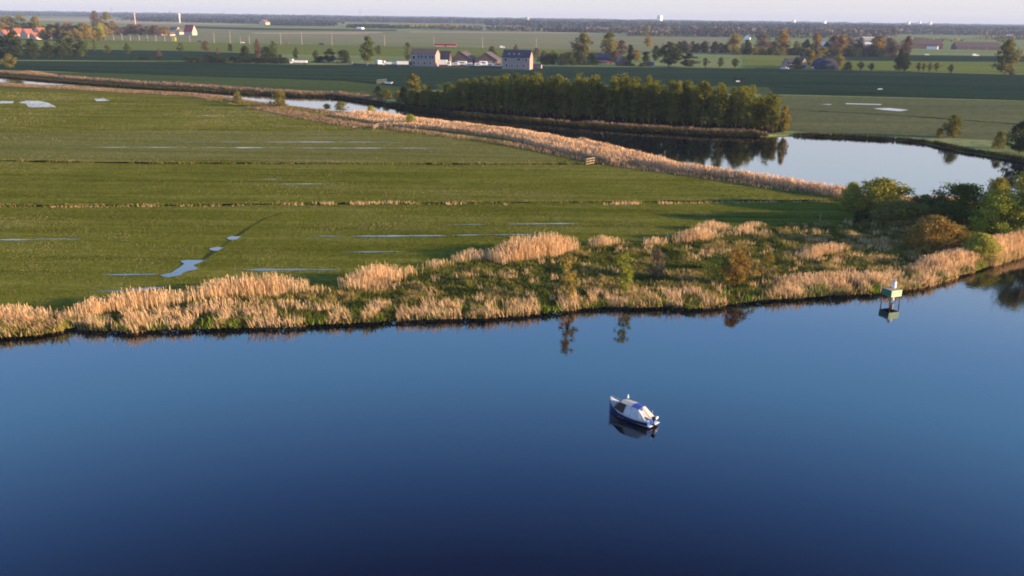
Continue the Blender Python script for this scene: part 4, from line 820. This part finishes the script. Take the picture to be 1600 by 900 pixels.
# ------------------------------------------------------------------ vehicles
def wheels(r_, xs, w_, rad):
    for x_ in xs:
        for sg in (-1, 1):
            wh = MB().cyl((x_, sg*(w_/2-.02), rad), (x_, sg*(w_/2-.27), rad), rad, rad, 14).build('wheel', M['black'], r_)
            MB().cyl((x_, sg*(w_/2+.0), rad), (x_, sg*(w_/2-.04), rad), rad*.5, rad*.5, 10).build('rim', M['grey'], wh)
def bus(px, yb, wpx, lab):
    p = P(px, yb); L = wpx*depth(p)/F; r_ = empty('articulated_bus', (p.x, p.y, LZ+.1), R(-3)); tag(r_, lab, 'bus')
    for k, (a, b) in enumerate(((-L/2, -.6), (.6, L/2))):
        bd = MB().box(((a+b)/2, 0, 1.75), (b-a, 2.5, 2.7)).build('body', M['red'], r_, bevel=.12)
        MB().box(((a+b)/2, 0, 3.16), (b-a-.8, 2.1, .18)).build('roof', M['red'], r_)
        for j in range(5):
            MB().box((a+(b-a)*(j+.5)/5, -1.26, 2.0), ((b-a)/5-.3, .05, 1.1)).build('window', M['glass'], bd)
        MB().box(((a+b)/2, -1.265, .75), (b-a-.6, .04, .35)).build('skirt_stripe', M['white'], bd)
        wheels(r_, [a+(b-a)*.2, a+(b-a)*.75], 2.5, .5)
    MB().box((0, 0, 1.75), (1.2, 2.2, 2.5)).build('bellows', M['black'], r_)
bus(696, 73.4, 34, 'red articulated bus driving along the field road')
def car(px, yb, L, mat, lab, rot=0.0, van=False, cat='car'):
    p = P(px, yb); r_ = empty('van' if van else 'car', (p.x, p.y, LZ+.1), R(rot)); tag(r_, lab, cat)
    if van: prof = [(-L/2, .35), (L/2, .35), (L/2, 1.05), (L*.36, 1.25), (L*.24, 2.15), (-L/2, 2.2)]
    else: prof = [(-L/2, .3), (L/2, .3), (L/2, .7), (L*.28, .9), (L*.12, 1.4), (-L*.28, 1.42), (-L*.45, .95), (-L/2, .9)]
    b = MB().prism(prof, -.88, .88).build('body', M[mat], r_, bevel=.06)
    if van: MB().panel([(L*.33, -.89, 1.3), (L*.235, -.89, 2.0), (L*.05, -.89, 2.0), (L*.05, -.89, 1.3)]).build('window', M['glass'], b)
    else: MB().panel([(L*.22, -.89, .95), (L*.11, -.89, 1.32), (-L*.26, -.89, 1.34), (-L*.38, -.89, .97)]).build('window', M['glass'], b)
    wheels(r_, (-L*.32, L*.32), 1.76, .33); return r_
car(503, 70.8, 5.2, 'slate', 'dark car on the field road, left of the bus', 0, True, 'van')
car(449, 68.8, 4.2, 'red', 'small dark red car farthest left on the field road')
car(785, 75.4, 4.8, 'white', 'white van on the field road right of the bus', 0, True, 'van')
car(1226, 108.6, 5.0, 'white', 'white car parked left of the cottage', -25); car(1273, 107.8, 4.6, 'white', 'white car parked between cottage and dome shed', 10)
car(1524, 88, 6, 'white', 'white van in the field beyond the four pollards', 0, True, 'van'); car(1448, 86.6, 4, 'white', 'white car under the dark roofed farm'); car(163, 61.5, 5.0, 'slate', 'dark car at the right end of the village', 0)
car(379, 67.7, 4.3, 'white', 'white car on the road above the long hedge')
car(231, 63.2, 4.3, 'slate', 'dark car on the road below the bare brown trees'); car(312, 65.8, 4.3, 'slate', 'small dark car just right of the lamp row')
def truck(px, yb, L, cab, box_, lab, rot=0, flip=1, boxh=3.6, load=None):
    p = P(px, yb); r_ = empty('truck', (p.x, p.y, LZ), R(rot)); tag(r_, lab, 'truck'); f = flip
    c = MB().prism([(f*L/2, .6), (f*L/2, 1.7), (f*(L/2-.25), 2.9), (f*(L/2-1.9), 3.0), (f*(L/2-1.9), .6)], -1.2, 1.2).build('cab', M[cab], r_, bevel=.08)
    MB().box((f*(L/2-.9), -1.22, 2.2), (1.0, .05, .8)).build('window', M['glass'], c)
    MB().box((-f*.9, 0, .9), (L-1.9, 2.2, .3)).build('chassis', M['black'], r_)
    MB().box((-f*1.0, 0, 1.05+(boxh-1.05)/2), (L-2.4, 2.45, boxh-1.05)).build('cargo_box', M[box_], r_, bevel=.04)
    wheels(r_, (-f*(L/2-1), -f*(L/2-2.2), f*(L/2-1.1)), 2.4, .48); return r_
truck(467, 100.5, 10.5, 'white', 'white', 'white truck with low white load standing by the hedge', 0, -1, 2.3)
truck(592, 102.5, 7.5, 'blue', 'white', 'bright blue truck left of the dark trailers', -70, -1, 3.3)
truck(611, 103, 11, 'white', 'white', 'flat truck with white cab and pale low load next to the blue truck', -2, -1, 2.2)
truck(632, 103.4, 9.5, 'navy', 'white', 'navy truck with white box closest to the pink brick house', 0, 1, 2.9)
truck(695, 103.8, 7.4, 'white', 'white', 'white box truck parked between brick house and first barn', -4, 1, 3.9)
for i, (px, yb, L, hh, lab) in enumerate([(712, 103, 4.5, 1.9, 'leftmost white caravan before the brown barns'), (722, 102.6, 6.0, 2.7, 'tall white caravan before the first brown barn'), (733, 103.2, 4.2, 1.9, 'low white caravan between the two brown barns'), (747, 103.6, 4.5, 2.0, 'low white caravan at the left of the second barn'), (755, 103.2, 5.2, 3.0, 'tallest white caravan before the second barn'), (766, 104, 3.6, 1.8, 'small white caravan right of the tallest one'), (779, 104.6, 5.5, 2.4, 'pale grey-blue trailer against the navy roofed house')]):
    p = P(px, yb); r_ = empty('caravan', (p.x, p.y, LZ), R(-4)); tag(r_, lab, 'caravan' if i < 6 else 'trailer')
    b = MB().prism([(-L/2, .5), (L/2-.3, .5), (L/2, 1.1), (L/2-.25, hh), (-L/2+.2, hh)], -1.1, 1.1).build('body', M['white'] if i < 6 else M['grey'], r_, bevel=.08)
    MB().box((0, -1.12, hh*.68), (L*.5, .05, hh*.22)).build('window', M['glass'], b); wheels(r_, (0,), 2.1, .33)
p = P(1016, 103.5); r_ = empty('trailer', (p.x, p.y, LZ), 0); tag(r_, 'bright blue trailer between the conifer and broad dark tree', 'trailer')
MB().box((0, 0, 1.7), (4.6, 2.2, 2.2)).build('body', M['blue'], r_, bevel=.06); wheels(r_, (-.6, .6), 2.2, .4)
# farmyard wall and fence
p0 = P(548, 101.5); p1 = P(592, 103.5)
r_ = empty('low_wall', (p0.x, p0.y, LZ), math.atan2(p1.y-p0.y, p1.x-p0.x)); tag(r_, 'low stone yard wall with pale end pillars under the tall airy tree', 'wall'); L = (p1-p0).length
MB().box((L/2, 0, .5), (L, .3, 1.1)).build('wall', M['brown_roof'], r_)
for x_ in (1, L*.6): MB().box((x_, -.25, .8), (1.1, .6, 1.8)).build('pillar', M['grey'], r_)
p0 = P(686, 105.5); p1 = P(782, 107.5)
r_ = empty('yard_wall', (p0.x, p0.y, LZ), math.atan2(p1.y-p0.y, p1.x-p0.x)); tag(r_, 'long low grey wall between the two pink brick houses', 'wall'); L = (p1-p0).length
MB().box((L/2, 0, .45), (L, .25, 1.0)).build('wall', M['brown_roof'], r_)
def fence(name, pts, hgt, lab, cat, mat='wood', rails=2, gap=2.5, th=.09):
    q = [P(a, b) for a, b in pts]; r_ = empty(name, tuple(q[0])); tag(r_, lab, cat); r_.rotation_euler = (0, 0, 0)
    o = q[0]
    for a, b in zip(q[:-1], q[1:]):
        n = max(1, int((b-a).length/gap))
        for i in range(n+1):
            p = a.lerp(b, i/n)-o; MB().box((p.x, p.y, hgt/2), (th*1.5, th*1.5, hgt+.1)).build('post', M[mat], r_)
        for k in range(rails):
            z = hgt*(1-.42*k)-.05; MB().cyl(a-o+Vector((0, -.08, z)), b-o+Vector((0, -.08, z)), th*.8, th*.8, 5).build('rail', M[mat], r_)
fence('field_gate', [(916, 257.5), (928.5, 255)], 1.25, 'pale wooden field gate where the upper ditch meets the reeds', 'gate', rails=4, gap=1.2, th=.12)
fence('rail_fence', [(955, 255), (966, 254), (984, 254.5)], 1.15, 'short wooden rail fence by the reed strip, right of the field gate', 'fence', rails=1, gap=2)
fence('rail_fence', [(612, 200.5), (650, 200)], 1.3, 'long thin rail fence in front of the round green reed bush', 'fence', rails=1, gap=3, th=.12)
fence('footbridge', [(584, 203), (592, 199.5), (610, 199.5)], 1.2, 'small grey footbridge railing at the left end of the pink reeds', 'footbridge', mat='wood', rails=2, gap=1.5, th=.12)
fence('white_railing', [(920, 100.6), (950, 101.2)], 2.4, 'long white rail before the blue-black roofed farmhouse', 'fence', mat='white', rails=1, gap=9, th=.14)
fence('sluice_fence', [(589, 131), (604, 129.5)], 1.7, 'short slatted grey fence at the ditch in the green field', 'fence', mat='grey', rails=3, gap=1.2, th=.07)
p = P(607, 130.5); r_ = empty('rowing_boat', (p.x, p.y, LZ), R(-20)); tag(r_, 'small pale boat lying at the end of the field ditch', 'boat')
MB().prism([(-1.9, .6), (-1.6, 0), (1.4, 0), (2.1, .7)], -.6, .6).build('hull', M['white'], r_); MB().box((0, 0, .5), (.5, 1.2, .06)).build('seat', M['wood'], r_)
p = P(1153, 128); r_ = empty('sluice', (p.x, p.y, LZ), 0); tag(r_, 'tiny white sluice in the dark field ditch', 'sluice')
MB().box((0, 0, .35), (1.6, .3, .6)).build('gate_board', M['white'], r_)
for x_ in (-.95, .95): MB().box((x_, 0, .45), (.2, .4, .9)).build('post', M['grey'], r_)
strip('ditch', [(1147, 121), (1153, 127), (1163, 122)], 1.5, M['mud_shade'], 8)
for k, (px, yb, hh_, lab) in enumerate(((1281, 348, 1.5, 'single thin grey post in the shaded meadow corner'), (1110, 470, .9, 'stub of a post by the riverbank reeds'))):
    p = P(px, yb); tag(MB().cyl((0, 0, -.1), (0, 0, hh_), .06, .05, 7).build('post', M['wood']), lab, 'post').location = p
# lamp posts along the road
def lamp(px, yb, yt, lab, grp, k=1.0):
    p = P(px, yb); hh = htop(px, yb, yt); r_ = empty('lamp_post', (p.x, p.y, LZ)); tag(r_, lab, 'lamp post', grp)
    MB().cyl((0, 0, -.1), (0, 0, hh), .2*k, .13*k, 6).build('pole', M['cream'], r_); MB().box((-.6, 0, hh), (1.6, .35, .2)).build('lamp_head', M['grey'], r_)
for px in (165, 178, 191, 204, 218, 231, 244, 258, 270, 297): lamp(px, 62.5+(px-165)*.02, 52.5+(px-165)*.02, 'short pale lamp post in the close row below the village', 'close lamp row')
for px, yb, yt in ((335, 67.5, 51), (360, 68, 48), (376, 68.5, 57), (390, 68.8, 56), (439, 69.5, 52), (472, 70, 50), (519, 71, 52), (601, 72, 55), (678, 73, 57), (754, 75, 58), (838, 77, 59)):
    lamp(px, yb, yt, 'tall thin pale lamp post spaced along the field road', 'road lamp posts', .9)
p = P(274.5, 64.5); r_ = empty('road_sign', (p.x, p.y, LZ)); tag(r_, 'bright yellow upright road sign in the lamp row', 'sign')
MB().box((0, -.1, 2.2), (1.9, .12, 4.0)).build('board', plain('yellow sign', (.75, .8, .03), .5, var=.05), r_); MB().cyl((0, 0, -.1), (0, 0, 4), .1, .1, 6).build('post', M['grey'], r_)
# ------------------------------------------------------------------ river marker
p = P(1391, 473, 0); r_ = empty('river_marker', (p.x, p.y, 0), R(22)); tag(r_, 'green and white boarded marker on four legs with a white lantern, in the river', 'marker')
M['teal'] = plain('dark green board', (.01, .16, .11), .6, var=.2); M['mint'] = plain('pale green board', (.42, .6, .4), .6, var=.08); M['mark'] = plain('green mark', (.2, .5, .25), .6, var=.1)  # front paler as sunlit, left darker as shaded, put into the board colours
S = 1.42; hs = S/2
z0_, z1_ = 0.9, 1.64
for sx_, sy_ in ((-1, -1), (1, -1), (1, 1), (-1, 1)):
    MB().cyl((sx_*(hs-.06), sy_*(hs-.06), -1.0), (sx_*(hs-.06), sy_*(hs-.06), z0_+.1), .055, .055, 8).build('leg', M['rust'], r_)
# boards: faces at local -Y (left-facing after rotation handled below) etc.
MB().box((0, -hs, (z0_+z1_)/2), (S+.05, .05, z1_-z0_)).build('board', M['mint'], r_, bevel=.01)
MB().box((-hs, 0, (z0_+z1_)/2), (.05, S-.06, z1_-z0_)).build('board', M['teal'], r_, bevel=.01)
MB().box((hs, 0, (z0_+z1_)/2), (.05, S-.06, z1_-z0_)).build('board', M['teal'], r_, bevel=.01)
MB().box((0, hs, (z0_+z1_)/2), (S+.05, .05, z1_-z0_)).build('board', M['teal'], r_, bevel=.01)
for mk in ((-.48, 1.42, .34, .16), (-.5, 1.14, .3, .14), (-.12, 1.42, .16, .12), (.42, 1.42, .36, .2), (.42, 1.15, .3, .1)):
    MB().box((mk[0], -hs-.03, mk[1]), (mk[2], .012, mk[3])).build('mark', M['mark'], r_)
MB().box((0, 0, z1_-.05), (S-.08, S-.08, .06)).build('deck', M['wood'], r_)
l_ = MB().cyl((.5, .3, z1_-.02), (.5, .3, z1_+.72), .26, .25, 16).build('lantern', M['white'], r_, bevel=.03)
MB().cyl((.5, .3, z1_+.72), (.5, .3, z1_+.84), .2, .1, 14).build('cap', M['grey'], l_)
MB().cyl((.5, .2, .2), (.5, .2, z0_+.1), .14, .14, 14).build('battery_tube', M['white'], r_)
# ------------------------------------------------------------------ boat
pb = P(954, 642, 0); ps = P(1018, 666, 0); c_ = (pb+ps)/2; dv = pb-ps
BL = dv.length
boat = empty('cabin_boat', (c_.x, c_.y, 0), math.atan2(dv.y, dv.x)-math.pi/2)
tag(boat, 'small navy and white motor boat with grey canvas tent, floating on the river', 'boat')
k_ = BL/5.4
boat.scale = (k_, k_, k_)
M['tarp'] = plain('white canvas', (.5, .48, .43), .9, var=.12, scale=2); M['canvas'] = plain('grey white canvas', (.55, .57, .58), .9, var=.12, scale=2); M['blue_canvas'] = plain('blue canvas', (.02, .06, .3), .8, var=.1); M['interior'] = plain('dark interior', (.05, .025, .02), .8); M['deckwhite'] = plain('boat deck', (.48, .49, .5), .45, var=.12, scale=1.5)
st = [(-2.7, .84, .78), (-2.0, .96, .74), (-1.0, 1.04, .72), (0, 1.04, .74), (1.0, .92, .82), (1.8, .7, 1.05), (2.4, .4, 1.32), (2.85, .03, 1.62)]
def hull_section(y, b, s):
    rk = 0.0 if y < 2 else (y-2)*0.0
    return [(0, -.25 if y < 2.3 else .0), (b*.6, -.15), (b*.86, .12), (b*.97, s*.55), (b, s-.12)]
def loft(secs, mat, name, parent, closed_end=True, **kw):
    V = []; Fc = []
    n = len(secs[0][1])
    for y, s in secs: V += [(x_, y, z_) for x_, z_ in s]
    for i in range(len(secs)-1):
        for j in range(n-1): a = i*n+j; Fc.append((a, a+1, a+n+1, a+n))
    if closed_end: Fc += [tuple(range(n)), tuple(range(len(V)-1, len(V)-n-1, -1))]
    return MB().add(V, Fc).build(name, mat, parent, **kw)
def mir(s): return [(-x_, z_) for x_, z_ in s[::-1][:-1]]+s if s[0][0] == 0 else [(-x_, z_) for x_, z_ in s[::-1]]+s
def wl_(y): return y-(0.35 if y > 2.6 else 0)
secs = []
for y, b, s in st: secs.append((y, mir(hull_section(y, b, s))))
hull = loft(secs, M['navy'], 'hull', boat, smooth=False)
# white sheer band (gunwale), open topped
gv = []
for sg in (-1, 1):
    mb = MB()
    for (y0, b0, s0), (y1, b1, s1) in zip(st[:-1], st[1:]):
        for (o0, o1, zz0, zz1) in ((.03, .03, -.13, .03),):
            mb.add([(sg*(b0+.03), y0, s0-.13), (sg*(b1+.03), y1, s1-.13), (sg*(b1+.03), y1, s1+.03), (sg*(b0+.03), y0, s0+.03), (sg*(b0-.1), y0, s0+.03), (sg*max(b1-.1, 0), y1, s1+.03), (sg*(b0-.1), y0, s0-.13), (sg*max(b1-.1, 0), y1, s1-.13)],
                   [(0, 1, 2, 3), (3, 2, 5, 4), (4, 5, 7, 6), (0, 6, 7, 1)])
    mb.build('gunwale', M['deckwhite'], boat)
# bow deck, cambered
dk = [s for s in st if s[0] >= 1.0]; V = []; Fc = []
for y, b, s in dk: V += [(-b+.02, y, s+.03), (-b*.5, y, s+.09), (0, y, s+.13), (b*.5, y, s+.09), (b-.02, y, s+.03)]
for i in range(len(dk)-1):
    for j in range(4): a = i*5+j; Fc.append((a, a+1, a+6, a+5))
dko = MB().add(V, Fc).build('bow_deck', M['deckwhite'], boat); sm = dko.modifiers.new('t', 'SOLIDIFY'); sm.thickness = .03
MB().box((0, 1.55, 1.0), (.5, .4, .05)).build('hatch', M['white'], dko)
MB().cyl((0, 2.3, 1.15), (0, 2.3, 1.32), .035, .035, 8).build('bollard', M['grey'], dko)
# floor, side decks, transom
MB().box((0, -.8, .2), (1.8, 3.7, .04)).build('floor', M['wood'], boat)
for sg in (-1, 1): MB().add([(sg*.93, 1.0, .84), (sg*.62, 1.0, .84), (sg*.74, -2.2, .76), (sg*.96, -2.2, .76)], [(0, 1, 2, 3)]).build('side_deck', M['deckwhite'], boat).modifiers.new('t', 'SOLIDIFY').thickness = .03
MB().box((0, -2.68, .48), (1.62, .06, .56)).build('transom', M['blue'], boat)
MB().box((0, -2.45, .77), (1.66, .5, .05)).build('stern_deck', M['deckwhite'], boat)
MB().box((0, -1.7, .45), (1.3, .4, .35)).build('bench', M['wood'], boat)
MB().box((0, 1.0, .55), (1.5, .05, .6)).build('bulkhead', M['interior'], boat)
# windscreen and canvas tent
za, zb, zc = .84, 1.72, 1.66
ws = MB().panel([(-.84, 1.74, 1.02), (0, 1.95, 1.16), (0, 1.15, zb), (-.58, 1.0, zb)], .02).build('windscreen', M['interior'], boat)
MB().panel([(0, 1.95, 1.16), (.84, 1.74, 1.02), (.58, 1.0, zb), (0, 1.15, zb)], .02).build('windscreen', M['canvas'], boat)
for a, b in (((-.84, 1.74, 1.02), (-.58, 1.0, zb)), ((.84, 1.74, 1.02), (.58, 1.0, zb)), ((0, 1.95, 1.16), (0, 1.15, zb)), ((-.58, 1.0, zb), (0, 1.15, zb)), ((0, 1.15, zb), (.58, 1.0, zb))):
    MB().cyl(a, b, .025, .025, 6).build('screen_frame', M['grey'], boat)
for sg in (-1, 1):
    MB().panel([(sg*.85, 1.72, 1.0), (sg*.59, .99, zb), (sg*.66, .15, zb+.01), (sg*1.03, .3, .79)], .015).build('side_window', M['interior'] if sg < 0 else M['canvas'], boat)
    MB().panel([(sg*1.03, .3, .79), (sg*.66, .15, zb+.01), (sg*.66, -.5, zb+.02), (sg*1.04, -.6, .76)], .015).build('canopy_side', M['canvas'], boat)
    MB().panel([(sg*1.04, -.6, .76), (sg*.66, -.5, zb+.02), (sg*.62, -1.35, zc), (sg*1.0, -1.9, .77)], .015).build('canopy_side', M['canvas'], boat)
MB().panel([(-.59, 1.0, zb+.01), (0, 1.15, zb+.08), (0, -.45, zb+.14), (-.66, -.45, zb+.03)], .02).build('canopy_roof', M['tarp'], boat)
MB().panel([(0, 1.15, zb+.08), (.59, 1.0, zb+.01), (.66, -.45, zb+.03), (0, -.45, zb+.14)], .02).build('canopy_roof', M['tarp'], boat)
MB().panel([(-.66, -.45, zb+.035), (0, -.45, zb+.145), (0, -1.4, zc+.1), (-.62, -1.35, zc)], .02).build('canopy_roof', M['blue_canvas'], boat)
MB().panel([(0, -.45, zb+.145), (.66, -.45, zb+.035), (.62, -1.35, zc), (0, -1.4, zc+.1)], .02).build('canopy_roof', M['blue_canvas'], boat)
MB().panel([(-.62, -1.35, zc), (-.98, -1.9, .78), (-.8, -2.35, .8), (-.22, -1.65, 1.42)], .015).build('rear_canopy', M['canvas'], boat)
MB().panel([(-.62, -1.35, zc), (-.22, -1.65, 1.42), (0, -1.4, zc+.1)], .015).build('rear_canopy', M['blue_canvas'], boat)
MB().panel([(0, -1.4, zc+.1), (-.22, -1.65, 1.42), (-.8, -2.35, .8), (.05, -2.5, .8)], .015).build('rear_canopy', M['tarp'], boat)
MB().panel([(0, -1.4, zc+.1), (.05, -2.5, .8), (.85, -2.35, .8), (.62, -1.35, zc)], .015).build('rear_canopy', M['tarp'], boat)
MB().panel([(.62, -1.35, zc), (.85, -2.35, .8), (1.0, -1.9, .78)], .015).build('rear_canopy', M['tarp'], boat)
for q in (((-1.04, -.6, .77), (-.67, -.5, zb+.035)), ((1.04, -.6, .77), (.67, -.5, zb+.035)), ((-1.0, -1.9, .79), (-.63, -1.36, zc+.01)), ((0, -1.4, zc+.12), (.05, -2.5, .82)), ((-.4, -1.5, 1.5), (-.5, -2.4, .82)), ((.4, -1.42, 1.6), (.45, -2.42, .82)), ((-.66, -.46, zb+.05), (.66, -.46, zb+.05)), ((-1.02, .3, .8), (-.67, .15, zb+.03))):
    MB().cyl(q[0], q[1], .02, .02, 5).build('canopy_seam', M['grey'], boat)
for sg in (-1, 1):
    MB().cyl((sg*.62, 1.9, 1.1), (sg*.62, 1.9, 1.42), .015, .015, 5).cyl((sg*.62, 1.9, 1.42), (sg*.1, 2.7, 1.78), .018, .018, 5).build('bow_rail', M['grey'], boat)
# mast with white light
ms = MB().cyl((.35, .75, .8), (.35, .75, 2.5), .03, .02, 8).build('mast', M['grey'], boat)
MB().cyl((.35, .75, 2.05), (.35, .75, 2.4), .11, .07, 12).build('lamp', M['white'], ms)
MB().cyl((.2, -2.6, .7), (.12, -2.62, 1.75), .02, .015, 6).build('flagpole', M['white'], boat)
# outboard motor, fender, swim step
ob = MB().ball((-.05, -2.98, 1.0), .2, .27, .22).build('outboard_motor', M['black'], boat, smooth=True)
MB().cyl((-.05, -2.95, .85), (-.05, -2.95, -.2), .08, .06, 8).build('motor_leg', M['black'], ob)
MB().cyl((-.05, -2.8, 1.05), (-.3, -2.45, 1.1), .025, .025, 6).build('tiller', M['black'], ob)
MB().cyl((.35, -2.85, .72), (.95, -2.75, .76), .13, .13, 12).build('fender', M['white'], boat, bevel=.04)
MB().box((.45, -2.9, .3), (.8, .42, .07)).build('swim_step', M['white'], boat, bevel=.02)
MB().box((-.5, -2.85, .22), (.55, .3, .06)).build('swim_step', M['white'], boat, bevel=.02)
for sg, y_ in ((-1, -1.2), (-1, .6), (1, 0)): MB().cyl((sg*1.1, y_, .15), (sg*1.1, y_, .55), .09, .09, 10).build('side_fender', M['navy'] if sg < 0 else M['white'], boat, bevel=.03)
